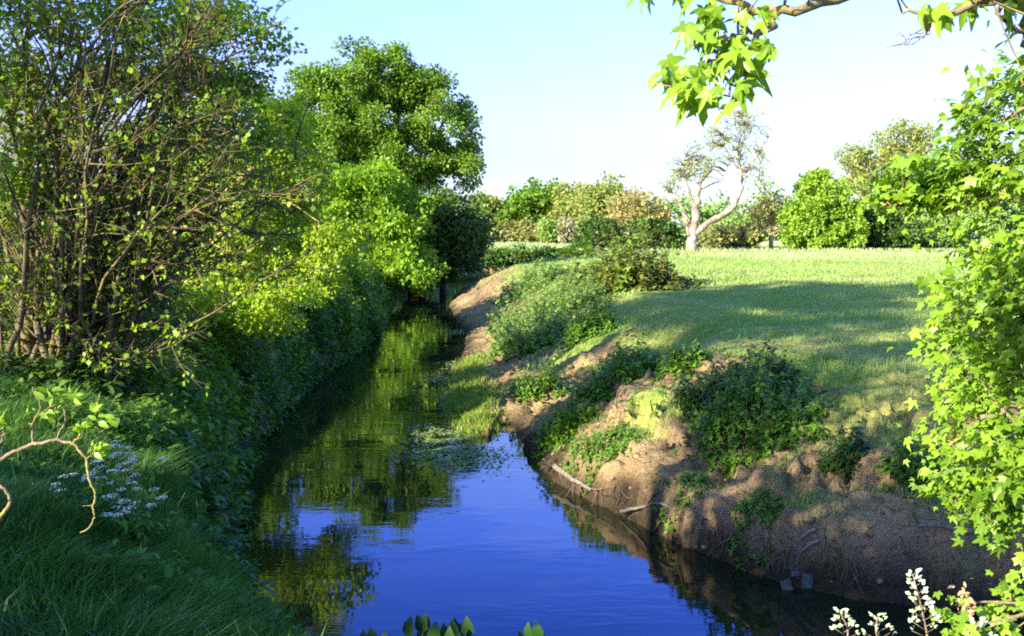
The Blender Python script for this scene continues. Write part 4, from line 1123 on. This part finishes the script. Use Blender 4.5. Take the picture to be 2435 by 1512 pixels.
weedtop('lone pair of broad leaves right of the bottom centre', [(1252, 1480), (1272, 1478), (1238, 1500)], 4.6, 92)
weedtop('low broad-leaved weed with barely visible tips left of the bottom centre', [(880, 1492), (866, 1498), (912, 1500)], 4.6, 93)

# sunlit branch at the left edge
def branch():
    g = np.random.default_rng(95); d = 3.0
    b = np.array((-2.6, 2.4, H(-2.6, 2.4)))
    T = thing('elder_branch', b, 'sunlit bare knobbly branch with tufts of new leaves at the left edge', 'shrub')
    W_ = []
    s = 550 / 1512 / 500 * 500 * 2434 / 2560     # zoomed crop to picture units
    Z = lambda x, y: (x / 1375 * 500 * .9508, (850 + y / 1512 * 550) * .9508)
    def tw(pts, r0, r1, src=None):
        Q = [U(*Z(x, y), d) for x, y in pts]
        if src is not None: Q = [src] + Q
        P = spline(Q, 4 * len(Q)); P[1:-1] += g.normal(size=(len(P) - 2, 3)) * .0012
        W_.append(tube(P, np.linspace(r0, r1, len(P)) * .62 * g.uniform(.85, 1.2, len(P)), 7)); return P
    tw([(-260, 1000), (0, 830), (60, 785), (150, 750), (225, 715), (300, 710), (385, 685), (440, 705), (495, 710), (545, 760), (595, 815), (605, 900), (625, 990), (652, 1045), (650, 1100), (638, 1145), (648, 1190), (640, 1240), (600, 1300), (552, 1325)], .012, .003, b)
    tw([(225, 715), (222, 600), (240, 540), (275, 480), (270, 420), (235, 370), (225, 320)], .006, .0025)
    tw([(240, 530), (310, 485), (345, 460), (380, 440), (385, 400)], .004, .002)
    tw([(385, 685), (425, 600), (450, 540), (435, 440), (415, 300)], .005, .002)
    tw([(425, 590), (385, 520), (380, 430)], .004, .002)
    tw([(495, 710), (545, 660), (560, 600), (600, 560)], .005, .002)
    tw([(222, 580), (195, 570)], .004, .002)
    tw([(638, 1140), (570, 1142)], .002, .001)
    tw([(605, 590), (660, 600), (690, 630), (775, 585)], .002, .001)
    tw([(595, 815), (640, 780), (670, 720)], .004, .002)
    tw([(-250, 1500), (0, 1220), (55, 1150), (68, 1085), (40, 1030), (0, 1005), (-120, 960)], .012, .008, b)
    tw([(-200, 900), (0, 715), (15, 650), (20, 600)], .004, .002, b)
    LP, LA, LN, LS = [], [], [], []
    for x, y, n, sp in ((345, 400, 9, 22), (400, 350, 9, 25), (420, 400, 6, 20), (500, 370, 5, 22), (490, 400, 3, 10), (200, 505, 4, 12), (300, 510, 5, 12), (330, 500, 4, 12), (560, 590, 7, 14), (585, 620, 4, 12),
                        (650, 505, 5, 20), (700, 540, 6, 18), (740, 525, 2, 8), (660, 745, 10, 22), (700, 740, 6, 20), (690, 800, 4, 14), (15, 560, 9, 18), (30, 600, 5, 12)):
        for _ in range(n):
            LP.append(U(*Z(x + g.normal() * sp, y + g.normal() * sp * .8), d + g.normal() * .02)); LA.append(np.array((.4, -.1, .1)) + rv(g, 1)[0]); LN.append(np.array((-.5, -.5, .7)) + .5 * rv(g, 1)[0]); LS.append(.042 * g.uniform(.55, 1.25))
    build('stem', W_, M['lichenbark'], T, True)
    build('leaves', [leaves('ovate', np.array(LP), np.array(LA), np.array(LN), np.array(LS), .95)], M['maple'], T)
branch()

# ------------------------------------------------------------------ trees outside the frame on the left that shade the bank and meadow
SHG = 'trees left of the view'
def shade(label, x, y, h, r, seed, n=150, nl=110, hc=.62):
    b = np.array((x, y, H(x, y)))
    hr = (1 - hc) * h
    lb = [(b + np.array((0, 0, h * hc)), np.array((r, r, hr * .95))), (b + np.array((r * .5, r * .3, h * hc - hr * .5)), np.array((r * .8, r * .8, hr * .6))), (b + np.array((-r * .4, -.3 * r, h * hc - hr * .4)), np.array((r * .8, r * .8, hr * .6)))]
    tree('ash_tree', label, 'tree', seed, [b, b + (0, .1, h * .2), b + (.1, 0, h * .4), b + (0, .1, h * hc)], [.3, .26, .2, .12], lb, n, nl, .6, .2, M['thicket'], M['bark'], SHG, lo=.2, twig=.016)
shade('ash tree beside the grassy bank, out of view', -9.2, .6, 10.0, 2.8, 402, 125, 75, .52)
shade('tall ash tree left of the drooping tree, out of view', -16, 12, 18.5, 4.2, 403, 175, 85, .82)
shade('tallest ash tree far left of the thicket, out of view', -17.5, 7.2, 21, 4.0, 404, 160, 85, .78)
shade('forked ash tree behind the near ash, out of view', -18.5, 1.5, 21, 3.8, 405, 110, 75, .78)
shade('ash tree furthest behind the grassy bank, out of view', -18, -4, 20, 3.0, 406, 60, 65, .76)
shade('added slim tree nearest behind the camera, out of view, shading the lower bank', -9.5, -1.9, 11.5, 1.6, 407, 70, 80, .68)  # added with a high crown to shade the lower right bank
